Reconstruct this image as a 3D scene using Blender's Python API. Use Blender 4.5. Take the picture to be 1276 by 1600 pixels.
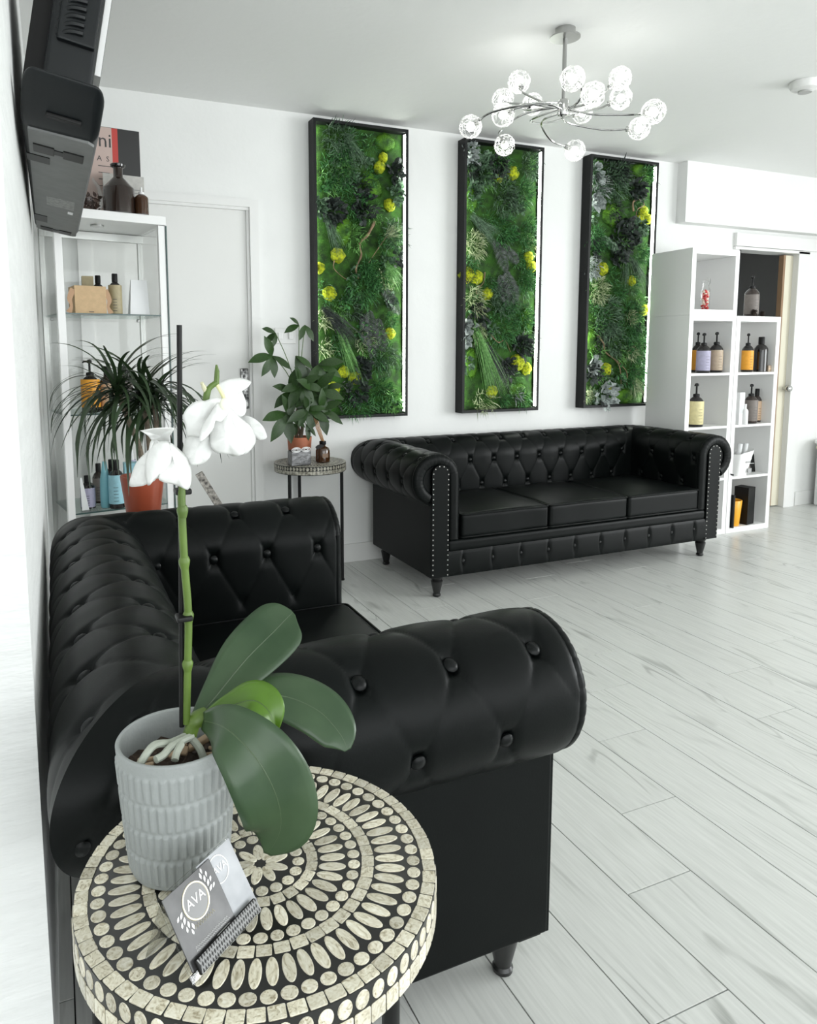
import bpy, bmesh, math, random
from mathutils import Vector, Matrix, noise
random.seed(7)
PI = math.pi
for o in list(bpy.data.objects):
    bpy.data.objects.remove(o, do_unlink=True)
S = bpy.context.scene
COL = S.collection

# ------------------------------------------------------------------ camera
FPX, CX, CY = 1127.138, 570.6, 680.572          # focal length and principal point in pixels (1276 x 1600 frame)
YAW, PITCH, ROLL = 0.406977, 0.115273, -0.003676
CAMP = Vector((0.0, 0.0, 1.24))
F_ = Vector((math.sin(YAW)*math.cos(PITCH), math.cos(YAW)*math.cos(PITCH), -math.sin(PITCH)))
r0 = Vector((math.cos(YAW), -math.sin(YAW), 0)); u0 = r0.cross(F_)
R_ = r0*math.cos(ROLL)+u0*math.sin(ROLL); U_ = -r0*math.sin(ROLL)+u0*math.cos(ROLL)
cam_d = bpy.data.cameras.new('camera'); cam = bpy.data.objects.new('camera', cam_d); COL.objects.link(cam)
cam_d.sensor_fit = 'VERTICAL'; cam_d.sensor_height = 36.0; cam_d.lens = FPX/1600*36.0
cam_d.shift_x = (638-CX)/1600; cam_d.shift_y = -(800-CY)/1600
cam_d.clip_start = 0.02
cam.matrix_world = Matrix(((R_.x, U_.x, -F_.x, CAMP.x), (R_.y, U_.y, -F_.y, CAMP.y), (R_.z, U_.z, -F_.z, CAMP.z), (0, 0, 0, 1)))
S.camera = cam

# ------------------------------------------------------------------ world, light, exposure
S.view_settings.view_transform = 'Standard'; S.view_settings.look = 'None'
S.view_settings.gamma = 1.0; S.view_settings.use_curve_mapping = False
S.view_settings.exposure = 0.06
W = bpy.data.worlds.new('world'); S.world = W; W.use_nodes = True
bg = W.node_tree.nodes['Background']; bg.inputs[0].default_value = (0.90, 0.97, 1.0, 1); bg.inputs[1].default_value = 1.0

def area_light(name, loc, target, sx, sy, power, col=(1, 1, 1), spread=180):
    d = bpy.data.lights.new(name, 'AREA'); d.shape = 'RECTANGLE'; d.size = sx; d.size_y = sy; d.energy = power; d.color = col; d.spread = math.radians(spread)
    o = bpy.data.objects.new(name, d); COL.objects.link(o); o.location = loc
    o.rotation_euler = (Vector(target)-Vector(loc)).to_track_quat('-Z', 'Y').to_euler()
    return o
# daylight through the shop window behind the camera and the window of the right-hand wall (sky light falls inwards and down)
area_light('daylight_shop_window', (1.3, -2.98, 1.40), (1.3, 3.0, 1.4), 5.4, 1.9, 104, (0.96, 0.99, 1.0), 180)
area_light('daylight_side_window', (7.16, -0.75, 1.45), (2.5, 0.6, 0.3), 3.4, 1.8, 185, (0.96, 0.99, 1.0), 150)

# ------------------------------------------------------------------ helpers
def ray(x, y): return F_ + R_*((x-CX)/FPX) - U_*((y-CY)/FPX)
def PX(x, y, ax, val):
    """point where the sight line of photo pixel (x, y) meets the plane  axis = val"""
    d = ray(x, y); return CAMP + d*((val-CAMP[ax])/d[ax])
def depth(p): return (Vector(p)-CAMP).dot(F_)

def sget(n, *names):
    for k in names:
        if k in n.inputs: return n.inputs[k]
def mat(name, col, rough=0.5, metal=0.0, spec=0.5, var=0.0, vscale=8.0, bump=0.0, bscale=60.0, rnd=0.0, sheen=0.0,
        emit=None, estr=0.0, coat=0.0, trans=0.0, ior=1.45, col2=None, stretch=(1, 1, 1), sss=0.0):
    m = bpy.data.materials.new(name); m.use_nodes = True
    nt = m.node_tree; b = nt.nodes['Principled BSDF']
    b.inputs['Base Color'].default_value = (*col, 1); b.inputs['Roughness'].default_value = rough; b.inputs['Metallic'].default_value = metal
    s = sget(b, 'Specular IOR Level', 'Specular')
    if s: s.default_value = spec
    if coat: b.inputs['Coat Weight'].default_value = coat
    if trans: b.inputs['Transmission Weight'].default_value = trans; b.inputs['IOR'].default_value = ior
    if sss: b.inputs['Subsurface Weight'].default_value = sss; b.inputs['Subsurface Radius'].default_value = (.01, .01, .01)
    if emit: b.inputs['Emission Color'].default_value = (*emit, 1); b.inputs['Emission Strength'].default_value = estr
    L = nt.links
    if var or rnd or col2 or bump:
        tc = nt.nodes.new('ShaderNodeTexCoord'); mp = nt.nodes.new('ShaderNodeMapping'); mp.inputs['Scale'].default_value = stretch
        L.new(tc.outputs['Object'], mp.inputs['Vector'])
    if var or rnd or col2:
        nz = nt.nodes.new('ShaderNodeTexNoise'); nz.inputs['Scale'].default_value = vscale; nz.inputs['Detail'].default_value = 4
        L.new(mp.outputs[0], nz.inputs['Vector'])
        mx = nt.nodes.new('ShaderNodeMix'); mx.data_type = 'RGBA'
        c2 = col2 if col2 else tuple(max(0, c*(1-var)) for c in col)
        rp = nt.nodes.new('ShaderNodeMapRange'); rp.inputs[1].default_value = .35; rp.inputs[2].default_value = .65
        L.new(nz.outputs['Fac'], rp.inputs[0]); L.new(rp.outputs[0], mx.inputs[0])
        mx.inputs[6].default_value = (*col, 1); mx.inputs[7].default_value = (*c2, 1)
        out = mx.outputs[2]
        if rnd:
            oi = nt.nodes.new('ShaderNodeObjectInfo'); hs = nt.nodes.new('ShaderNodeHueSaturation')
            r2 = nt.nodes.new('ShaderNodeMapRange'); r2.inputs[3].default_value = 1-rnd; r2.inputs[4].default_value = 1+rnd*.5
            L.new(oi.outputs['Random'], r2.inputs[0]); L.new(r2.outputs[0], hs.inputs['Value']); L.new(out, hs.inputs['Color']); out = hs.outputs[0]
        L.new(out, b.inputs['Base Color'])
    if bump:
        n2 = nt.nodes.new('ShaderNodeTexNoise'); n2.inputs['Scale'].default_value = bscale; n2.inputs['Detail'].default_value = 3
        L.new(mp.outputs[0], n2.inputs['Vector'])
        bp = nt.nodes.new('ShaderNodeBump'); bp.inputs['Strength'].default_value = bump; bp.inputs['Distance'].default_value = .01
        L.new(n2.outputs['Fac'], bp.inputs['Height']); L.new(bp.outputs[0], b.inputs['Normal'])
    return m

def sheet_glass(name, tint=(1, 1, 1), base=0.05):
    m = bpy.data.materials.new(name); m.use_nodes = True; nt = m.node_tree; nt.nodes.clear()
    o = nt.nodes.new('ShaderNodeOutputMaterial'); t = nt.nodes.new('ShaderNodeBsdfTransparent'); g = nt.nodes.new('ShaderNodeBsdfGlossy')
    t.inputs[0].default_value = (*tint, 1); g.inputs['Roughness'].default_value = .03
    mx = nt.nodes.new('ShaderNodeMixShader'); fr = nt.nodes.new('ShaderNodeFresnel'); fr.inputs[0].default_value = 1.4
    ad = nt.nodes.new('ShaderNodeMath'); ad.operation = 'MULTIPLY_ADD'; ad.inputs[1].default_value = .5; ad.inputs[2].default_value = base-.03
    nt.links.new(fr.outputs[0], ad.inputs[0]); nt.links.new(ad.outputs[0], mx.inputs[0])
    nt.links.new(t.outputs[0], mx.inputs[1]); nt.links.new(g.outputs[0], mx.inputs[2]); nt.links.new(mx.outputs[0], o.inputs[0])
    return m

def catmull(pts, k):
    """smooth polyline with k samples per span; pts may be Vectors or floats"""
    out = []; n = len(pts)
    for i in range(n-1):
        p0 = pts[max(i-1, 0)]; p1 = pts[i]; p2 = pts[i+1]; p3 = pts[min(i+2, n-1)]
        for j in range(k):
            t = j/k
            out.append(0.5*((2*p1)+(p2-p0)*t+(2*p0-5*p1+4*p2-p3)*t*t+(3*p1-p0-3*p2+p3)*t**3))
    out.append(pts[-1]); return out

class MB:
    def __init__(s): s.v = []; s.f = []; s.wn = False
    def add(s, vs, fs):
        n = len(s.v); s.v += [tuple(v) for v in vs]; s.f += [tuple(i+n for i in f) for f in fs]
    def box(s, x0, x1, y0, y1, z0, z1):
        s.add([(x0, y0, z0), (x1, y0, z0), (x1, y1, z0), (x0, y1, z0), (x0, y0, z1), (x1, y0, z1), (x1, y1, z1), (x0, y1, z1)],
              [(0, 3, 2, 1), (4, 5, 6, 7), (0, 1, 5, 4), (1, 2, 6, 5), (2, 3, 7, 6), (3, 0, 4, 7)]); return s
    def rbox(s, x0, x1, y0, y1, z0, z1, r, n=4, crown=0.0, m=6):
        """box with rounded edges; crown swells the top"""
        s.wn = True
        lo = Vector((x0, y0, z0)); hi = Vector((x1, y1, z1)); c = (lo+hi)/2; h = (hi-lo)/2
        r = min(r, min(h)*.999)
        def ticks(hh):
            a = [-hh+r-r*math.cos(i/n*PI/2) for i in range(n)]; a = [-hh + r*(1-math.cos(PI/2*i/n))*1.0 for i in range(n)]
            mid = [-hh+r+(2*hh-2*r)*i/m for i in range(m+1)]
            return a+mid+[-q for q in reversed(a)]
        T = [ticks(h[0]), ticks(h[1]), ticks(h[2])]
        for ax in range(3):
            for sg in (-1, 1):
                u, v = [(1, 2), (2, 0), (0, 1)][ax]
                tu, tv = T[u], T[v]; vs = []; fs = []
                for a in tu:
                    for b in tv:
                        p = Vector((0, 0, 0)); p[ax] = sg*h[ax]; p[u] = a; p[v] = b
                        q = Vector([max(-h[i]+r, min(h[i]-r, p[i])) for i in range(3)])
                        d = p-q
                        if d.length > 1e-9: d = d.normalized()*r
                        w = q+d
                        if crown and w.z > 0: w.z += crown*(1-(w.x/h.x)**2)*(1-(w.y/h.y)**2)*(w.z/h.z)
                        vs.append(c+w)
                nv = len(tv)
                for i in range(len(tu)-1):
                    for j in range(nv-1):
                        f = (i*nv+j, (i+1)*nv+j, (i+1)*nv+j+1, i*nv+j+1)
                        fs.append(f if sg > 0 else f[::-1])
                s.add(vs, fs)
        return s
    def lathe(s, prof, c=(0, 0, 0), n=24, sx=1.0, sy=1.0, cap=True, M=None):
        vs = []; fs = []; k = len(prof)
        for i in range(n):
            a = 2*PI*i/n
            for r, z in prof:
                p = Vector((r*math.cos(a)*sx, r*math.sin(a)*sy, z))
                if M: p = M @ p
                vs.append(p+Vector(c))
        for i in range(n):
            j = (i+1) % n
            for q in range(k-1): fs.append((i*k+q, j*k+q, j*k+q+1, i*k+q+1))
        if cap:
            if prof[0][0] > 1e-6: fs.append(tuple(i*k for i in reversed(range(n))))
            if prof[-1][0] > 1e-6: fs.append(tuple(i*k+k-1 for i in range(n)))
        s.add(vs, fs); return s
    def ell(s, c, rx, ry=None, rz=None, n=12, M=None):
        ry = ry or rx; rz = rz or rx
        prof = [(max(math.sin(PI*i/n), 1e-5), -math.cos(PI*i/n)) for i in range(n+1)]
        vs = []; fs = []; k = n+1; m = n*2
        for i in range(m):
            a = 2*PI*i/m
            for r, z in prof:
                p = Vector((r*math.cos(a)*rx, r*math.sin(a)*ry, z*rz)); vs.append((M @ p if M else p)+Vector(c))
        for i in range(m):
            j = (i+1) % m
            for q in range(n): fs.append((i*k+q, j*k+q, j*k+q+1, i*k+q+1))
        s.add(vs, fs); return s
    def tube(s, pts, r, n=8, cap=True):
        pts = [Vector(p) for p in pts]; rs = r if isinstance(r, (list, tuple)) else [r]*len(pts)
        vs = []; fs = []; up = None
        for i, p in enumerate(pts):
            t = (pts[min(i+1, len(pts)-1)]-pts[max(i-1, 0)])
            t = t.normalized() if t.length > 1e-9 else Vector((0, 0, 1))
            if up is None:
                up = Vector((0, 0, 1)) if abs(t.z) < .9 else Vector((1, 0, 0))
            a = t.cross(up); a = a.normalized() if a.length > 1e-6 else t.orthogonal().normalized()
            b = a.cross(t).normalized(); up = b
            for j in range(n):
                th = 2*PI*j/n; vs.append(p+(a*math.cos(th)+b*math.sin(th))*rs[i])
        for i in range(len(pts)-1):
            for j in range(n):
                k = (j+1) % n; fs.append((i*n+j, i*n+k, (i+1)*n+k, (i+1)*n+j))
        if cap: fs.append(tuple(reversed(range(n)))); fs.append(tuple((len(pts)-1)*n+j for j in range(n)))
        s.add(vs, fs); return s
    def prism(s, poly, o, ux, uy, uz, t):
        """polygon (list of (a, b)) in the plane o + a*ux + b*uy, extruded by t along uz"""
        o = Vector(o); ux = Vector(ux); uy = Vector(uy); uz = Vector(uz); n = len(poly)
        vs = [o+ux*a+uy*b for a, b in poly]+[o+ux*a+uy*b+uz*t for a, b in poly]
        s.add(vs, [tuple(reversed(range(n))), tuple(range(n, 2*n))]+[(i, (i+1) % n, n+(i+1) % n, n+i) for i in range(n)]); return s
    def leaf(s, pts, wid, nrm, across=4, k=5, fold=0.0, curl=0.0, wave=0.0):
        """blade along pts, half-width list wid (same length), facing nrm"""
        P = catmull([Vector(p) for p in pts], k); Wd = catmull([float(w) for w in wid], k); vs = []; fs = []; m = across+1
        nrm = Vector(nrm)
        for i, p in enumerate(P):
            t = (P[min(i+1, len(P)-1)]-P[max(i-1, 0)]).normalized()
            sd = t.cross(nrm); sd = sd.normalized() if sd.length > 1e-6 else t.orthogonal().normalized()
            nn = sd.cross(t)
            for j in range(m):
                q = -1+2*j/across; w = max(Wd[i], 0.0)
                vs.append(p+sd*(q*w)+nn*(fold*abs(q)*w - curl*q*q*w + wave*w*math.sin(i*1.3+q*2.0)*abs(q)))
        for i in range(len(P)-1):
            for j in range(across): fs.append((i*m+j, i*m+j+1, (i+1)*m+j+1, (i+1)*m+j))
        s.add(vs, fs); return s
    def mesh(s, name, m, smooth=True, ang=40):
        me = bpy.data.meshes.new(name); me.from_pydata(s.v, [], s.f); me.update()
        if m:
            for q in (m if isinstance(m, (list, tuple)) else [m]): me.materials.append(q)
        if smooth:
            me.polygons.foreach_set('use_smooth', [True]*len(me.polygons)); me.set_sharp_from_angle(angle=math.radians(ang))
        return me
    def build(s, name, m, parent=None, smooth=True, ang=40, loc=None):
        o = put(name, s.mesh(name, m, smooth, ang), parent, loc)
        if s.wn and smooth: w = o.modifiers.new('normals', 'WEIGHTED_NORMAL'); w.keep_sharp = True; w.weight = 100
        return o

def put(name, me, parent=None, loc=None, rot=None, scale=None):
    o = bpy.data.objects.new(name, me); COL.objects.link(o)
    if parent: o.parent = parent
    if loc is not None: o.location = loc
    if rot is not None: o.rotation_euler = rot
    if scale is not None: o.scale = scale
    return o
def thing(name, label, cat, loc=(0, 0, 0), rz=0.0, group=None):
    o = bpy.data.objects.new(name, None); COL.objects.link(o); o.empty_display_size = .05
    o.location = loc; o.rotation_euler = (0, 0, rz); return tag(o, label, cat, group)
def tag(o, label, cat, group=None):
    o['label'] = label; o['category'] = cat
    if group: o['group'] = group
    return o
def struct(o): o['kind'] = 'structure'; return o
def stuff(o): o['kind'] = 'stuff'; return o
def weld(o, d=1e-5):
    bm = bmesh.new(); bm.from_mesh(o.data); bmesh.ops.remove_doubles(bm, verts=bm.verts, dist=d); bm.to_mesh(o.data); bm.free(); return o
def text_mesh(txt, size, m, name='lettering', extr=0.0002, align='CENTER'):
    cu = bpy.data.curves.new('t', 'FONT'); cu.body = txt; cu.size = size; cu.align_x = align; cu.align_y = 'CENTER'; cu.extrude = extr; cu.resolution_u = 2
    to = bpy.data.objects.new('t', cu); me = bpy.data.meshes.new_from_object(to); bpy.data.objects.remove(to); me.materials.clear(); me.materials.append(m); me.name = name
    return me
def frame_rot(ux, uy):
    ux = Vector(ux).normalized(); uy = Vector(uy).normalized(); uz = ux.cross(uy)
    return Matrix((ux, uy, uz)).transposed()

# ------------------------------------------------------------------ materials
M = {}
M['wall'] = mat('white_wall_paint', (.83, .835, .82), .65, bump=.10, bscale=30, var=.03, vscale=3)
M['wall_rough'] = mat('brushed_wall_plaster', (.80, .81, .80), .7, bump=.35, bscale=14, stretch=(1, 1.0, 5), var=.06, vscale=6)
M['ceil'] = mat('ceiling_paint', (.86, .865, .85), .8, bump=.18, bscale=16)
M['trim'] = mat('white_gloss_trim', (.80, .80, .785), .35)
M['door'] = mat('white_door', (.77, .77, .75), .4)
M['white'] = mat('white_laminate', (.86, .86, .85), .35)
M['cream'] = mat('cream_door_leaf', (.72, .68, .55), .45)
M['brown_edge'] = mat('bare_wood_edge', (.30, .19, .11), .6)
M['dark_room'] = mat('grey_back_room', (.70, .70, .69), .8)
M['leather'] = mat('black_leather', (.0030, .0042, .0040), .40, spec=.125, bump=.03, bscale=260, var=.25, vscale=5)
M['piping'] = mat('black_leather_piping', (.003, .004, .004), .35, spec=.18)
M['black_wood'] = mat('black_lacquered_wood', (.01, .01, .01), .3)
M['nail'] = mat('steel_nailheads', (.50, .49, .47), .3, metal=1)
M['black'] = mat('black_satin', (.006, .006, .006), .45, spec=.25)
M['frame'] = mat('black_frame_wood', (.008, .009, .009), .5, spec=.25, bump=.08, bscale=40)
M['chrome'] = mat('dark_chrome', (.55, .55, .54), .15, metal=1)
M['steel'] = mat('brushed_steel', (.40, .40, .39), .3, metal=1)
M['led'] = mat('led_strip_glow', (1, 1, 1), .4, emit=(.95, 1.0, .93), estr=20.0)
M['clear'] = sheet_glass('clear_glass', (.99, .995, .99), .035)
M['shelfglass'] = sheet_glass('shelf_glass', (.86, .92, .90), .08)
M['glassedge'] = mat('green_glass_edge', (.05, .09, .085), .2)

# ------------------------------------------------------------------ the room
D = 3.88; H = 2.525; XL = -0.048
def B(name, x0, x1, y0, y1, z0, z1, m, parent=None): return MB().box(x0, x1, y0, y1, z0, z1).build(name, m, parent, smooth=False)
wl = struct(B('wall_left', XL-.9, XL, 1.11, D, 0, H, M['wall_rough']))
# back wall with the opening of the doorway on the right (x 4.68 .. 5.28, z < 1.975)
mb = MB(); mb.box(XL-.9, 4.68, D, D+.12, 0, H); mb.box(5.30, 7.4, D, D+.12, 0, H); mb.box(4.68, 5.30, D, D+.12, 1.975, H)
wb = struct(mb.build('wall_back', M['wall'], smooth=False))
struct(B('soffit', 4.03, 7.2, D-.083, D-.0005, 2.12, H, M['wall']))
# right wall and rear wall have window openings, which the daylight comes through
mb = MB(); mb.box(7.2, 7.35, -3, D, 0, .45); mb.box(7.2, 7.35, -3, D, 2.35, H); mb.box(7.2, 7.35, -3, -2.5, .45, 2.35); mb.box(7.2, 7.35, 1.0, D, .45, 2.35)
struct(mb.build('wall_right', M['wall'], smooth=False))
mb = MB(); mb.box(-1.9, 7.2, -3.15, -3, 0, .3); mb.box(-1.9, 7.2, -3.15, -3, 2.38, H); mb.box(-1.9, -1.45, -3.15, -3, .3, 2.38); mb.box(4.1, 7.2, -3.15, -3, .3, 2.38)
struct(mb.build('wall_rear', M['wall'], smooth=False))
struct(B('wall_hall', -1.9, -1.75, -3, 1.11, 0, H, M['wall']))
mb = MB(); mb.box(-1.9, XL-.9, 1.11, 1.23, 0, H); struct(mb.build('wall_hall_end', M['wall'], smooth=False))
struct(B('ceiling', -1.9, 7.4, -3.15, D+.12, H, H+.12, M['ceil']))
def wframe(name, horizontal, a0, a1, z0, z1, c):
    mb = MB(); w = .05
    def bar(p0, p1, q0, q1):
        if horizontal: mb.box(p0, p1, c-.04, c+.04, q0, q1)
        else: mb.box(c-.04, c+.04, p0, p1, q0, q1)
    bar(a0, a1, z0, z0+w); bar(a0, a1, z1-w, z1); n = 3
    for i in range(n+1):
        x = a0+(a1-a0-w)*i/n; bar(x, x+w, z0+w, z1-w)
    return struct(mb.build(name, M['trim'], smooth=False))
wframe('window_1', True, -1.45, 4.1, .3, 2.38, -3.09); wframe('window_2', False, -2.5, 1.0, .45, 2.35, 7.29)
# back room seen through the doorway
mb = MB(); mb.box(4.2, 6.6, 5.6, 5.7, 0, 2.4); mb.box(4.1, 4.2, D+.12, 5.7, 0, 2.4); mb.box(6.6, 6.7, D+.12, 5.7, 0, 2.4); mb.box(4.1, 6.7, D+.12, 5.7, 2.4, 2.5)
struct(mb.build('wall_back_room', M['dark_room'], smooth=False))
# baseboards
struct(B('baseboard_back', 1.05, 3.74, D-.014, D-.0005, .001, .11, M['trim']))
struct(B('baseboard_right', 5.42, 7.199, D-.014, D-.0005, .001, .11, M['trim']))

# floor: every plank is a piece of its own
fl = struct(B('floor', -1.9, 7.4, -3.15, 5.7, -.06, -.006, mat('floor_joint', (.02, .021, .02), .8)))
def plank_mat():
    m = bpy.data.materials.new('pale_oak_plank'); m.use_nodes = True; nt = m.node_tree; b = nt.nodes['Principled BSDF']; L = nt.links
    tc = nt.nodes.new('ShaderNodeTexCoord'); oi = nt.nodes.new('ShaderNodeObjectInfo')
    mv = nt.nodes.new('ShaderNodeVectorMath'); mv.operation = 'SCALE'; mv.inputs[3].default_value = 37.0
    cx = nt.nodes.new('ShaderNodeCombineXYZ'); L.new(oi.outputs['Random'], cx.inputs[0]); L.new(oi.outputs['Random'], cx.inputs[2]); L.new(cx.outputs[0], mv.inputs[0])
    ad = nt.nodes.new('ShaderNodeVectorMath'); L.new(tc.outputs['Object'], ad.inputs[0]); L.new(mv.outputs[0], ad.inputs[1])
    mp = nt.nodes.new('ShaderNodeMapping'); mp.inputs['Scale'].default_value = (7.0, .9, 1); L.new(ad.outputs[0], mp.inputs[0])
    n1 = nt.nodes.new('ShaderNodeTexNoise'); n1.inputs['Scale'].default_value = .8; n1.inputs['Detail'].default_value = 2; n1.inputs['Distortion'].default_value = .6; L.new(mp.outputs[0], n1.inputs['Vector'])
    mm = nt.nodes.new('ShaderNodeMath'); mm.operation = 'MULTIPLY'; mm.inputs[1].default_value = 70; L.new(n1.outputs['Fac'], mm.inputs[0])
    sn = nt.nodes.new('ShaderNodeMath'); sn.operation = 'SINE'; L.new(mm.outputs[0], sn.inputs[0])
    pw = nt.nodes.new('ShaderNodeMapRange'); pw.inputs[1].default_value = .60; pw.inputs[2].default_value = 1.0; L.new(sn.outputs[0], pw.inputs[0])
    n3 = nt.nodes.new('ShaderNodeTexNoise'); n3.inputs['Scale'].default_value = 2.2; L.new(mp.outputs[0], n3.inputs['Vector'])
    mk = nt.nodes.new('ShaderNodeMapRange'); mk.inputs[1].default_value = .46; mk.inputs[2].default_value = .70; L.new(n3.outputs['Fac'], mk.inputs[0])
    gm = nt.nodes.new('ShaderNodeMath'); gm.operation = 'MULTIPLY'; L.new(pw.outputs[0], gm.inputs[0]); L.new(mk.outputs[0], gm.inputs[1])
    mp2 = nt.nodes.new('ShaderNodeMapping'); mp2.inputs['Scale'].default_value = (90, 5, 1); L.new(ad.outputs[0], mp2.inputs[0])
    n2 = nt.nodes.new('ShaderNodeTexNoise'); n2.inputs['Scale'].default_value = 1.5; n2.inputs['Detail'].default_value = 3; L.new(mp2.outputs[0], n2.inputs['Vector'])
    f2 = nt.nodes.new('ShaderNodeMapRange'); f2.inputs[1].default_value = .3; f2.inputs[2].default_value = .8; f2.inputs[4].default_value = .30; L.new(n2.outputs['Fac'], f2.inputs[0])
    sm = nt.nodes.new('ShaderNodeMath'); sm.operation = 'MULTIPLY_ADD'; sm.inputs[1].default_value = .62; L.new(gm.outputs[0], sm.inputs[0]); L.new(f2.outputs[0], sm.inputs[2])
    mx = nt.nodes.new('ShaderNodeMix'); mx.data_type = 'RGBA'; mx.inputs[6].default_value = (.69, .70, .672, 1); mx.inputs[7].default_value = (.30, .31, .29, 1); L.new(sm.outputs[0], mx.inputs[0])
    hs = nt.nodes.new('ShaderNodeHueSaturation'); r2 = nt.nodes.new('ShaderNodeMapRange'); r2.inputs[3].default_value = .985; r2.inputs[4].default_value = 1.01
    L.new(oi.outputs['Random'], r2.inputs[0]); L.new(r2.outputs[0], hs.inputs['Value']); L.new(mx.outputs[2], hs.inputs['Color']); L.new(hs.outputs[0], b.inputs['Base Color'])
    b.inputs['Roughness'].default_value = .30
    bp = nt.nodes.new('ShaderNodeBump'); bp.inputs['Strength'].default_value = .08; bp.inputs['Distance'].default_value = .004; L.new(sm.outputs[0], bp.inputs['Height']); L.new(bp.outputs[0], b.inputs['Normal'])
    return m
PLM = plank_mat(); PW = .1955; PLN = 1.29
joint = {0: .893, 1: 1.163, 2: 1.395, 3: 1.706, 4: 1.984, 5: .95, 6: 1.604, 7: 1.887, 8: 1.30}
pm = MB().rbox(0.0005, PW-.0005, 0, 1, -.0055, 0, .0012, 1, 0, 1).mesh('plank', PLM); plank_cache = {}
for k in range(-9, 33):
    x0 = .957+PW*k
    if x0 < -1.75 or x0 > 7.2: continue
    j = joint.get(k, random.uniform(0, PLN)); y = j-PLN*math.ceil((j+2.0)/PLN)
    while y < D+.1:
        y0 = max(y, -2.6); y1 = min(y+PLN, 5.55 if 4.2 < x0 < 6.5 else D)
        if y1-y0 > .05 and (x0 > XL-.2 or y0 < 1.2):
            key = round(y1-y0, 3)
            if key not in plank_cache:
                plank_cache[key] = MB().rbox(.0014, PW-.0014, .0014, key-.0014, -.0055, 0, .0004, 1, 0, 1).mesh('plank', PLM, smooth=False)
            put('plank', plank_cache[key], fl, (x0, y0, 0))
        y += PLN

# closed white door in the back wall, casing, ornate handle
d1 = struct(thing('door_1', 'white flat door in a white casing', 'door', (.60, D, 0))); del d1['category']
MB().box(-.40, .38, -.012, -.002, .0, 1.987).build('door_leaf', M['door'], d1, smooth=False)
mb = MB(); mb.box(.38, .395, -.024, 0, 0, 1.987); mb.box(.395, .442, -.040, 0, 0, 2.04); mb.box(-.40, .395, -.03, 0, 1.987, 2.002); mb.box(-.40, .395, -.040, 0, 2.002, 2.04); mb.box(-.46, -.40, -.022, 0, 0, 2.04)
mb.build('door_casing', M['trim'], d1, smooth=False)
hp = PX(381, 607, 1, D); hx, hz = hp.x-.60, hp.z
hd = MB().rbox(hx-.022, hx+.022, -.024, -.012, hz-.11, hz+.11, .008, 3).build('handle_plate', mat('ornate_pewter', (.45, .45, .44), .35, metal=.8, col2=(.03, .03, .03), vscale=60), d1)
mb = MB(); mb.tube([(hx, -.02, hz+.03), (hx, -.065, hz+.03), (hx-.03, -.07, hz+.03), (hx-.11, -.068, hz+.025)], [.008, .008, .008, .006], 8); mb.build('door_handle', M['steel'], hd)

# doorway on the right: casing, header board, open leaf with round knob
d2 = struct(thing('door_2', 'open cream door leaf in a white doorway', 'door', (5.0, D, 0))); del d2['category']
mb = MB(); mb.box(.28, .40, -.02, -.0005, 0, 1.99); mb.box(-.40, .40, -.02, -.0005, 1.975, 1.995); mb.box(.285, .30, 0, .12, 0, 1.975); mb.box(-.335, -.32, 0, .12, 0, 1.975)
mb.build('door_casing', M['trim'], d2, smooth=False)
MB().box(-.40, .95, -.028, -.0005, 1.998, 2.09).build('header_board', M['trim'], d2, smooth=False)
lx = PX(1219, 480, 1, D+.05).x-5.0
lf = MB().box(lx, .284, .03, .07, .01, 1.965).build('door_leaf', M['cream'], d2, smooth=False)
MB().box(lx-.022, lx-.0005, .03, .07, .01, 1.965).build('bare_edge', M['brown_edge'], lf, smooth=False)
kn = PX(1228, 607, 1, D); kx = min(kn.x-5.0, .262)
MB().ell((kx, -.022, kn.z), .027, .024, .027, 10).tube([(kx, .03, kn.z), (kx, -.02, kn.z)], .011).build('door_knob', M['chrome'], lf)

# wall switch beside the door
sw = struct(thing('wall_switch', 'white double wall switch', 'switch', PX(445, 525, 1, D))); tag(sw, 'white double switch plate on the wall behind the money tree', 'switch'); del sw['kind']
MB().rbox(-.06, .06, -.012, -.0005, -.042, .042, .004, 2).build('switch_plate', M['trim'], sw)
for dx in (-.03, .03): MB().rbox(dx-.012, dx+.012, -.019, -.011, -.018, .018, .002, 2).build('rocker', M['white'], sw)
# smoke alarm on the ceiling
p = PX(1258, 128, 2, H)
sa = thing('smoke_alarm', 'round white smoke alarm on the ceiling', 'smoke alarm', (p.x, p.y, H))
MB().lathe([(.068, -.001), (.068, -.018), (.060, -.034), (.035, -.042), (.001, -.043)], n=32).build('alarm_body', M['trim'], sa)
MB().lathe([(.030, -.0425), (.030, -.050), (.001, -.050)], n=20).build('alarm_grille', mat('alarm_grey', (.45, .45, .44), .5), sa)

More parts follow.
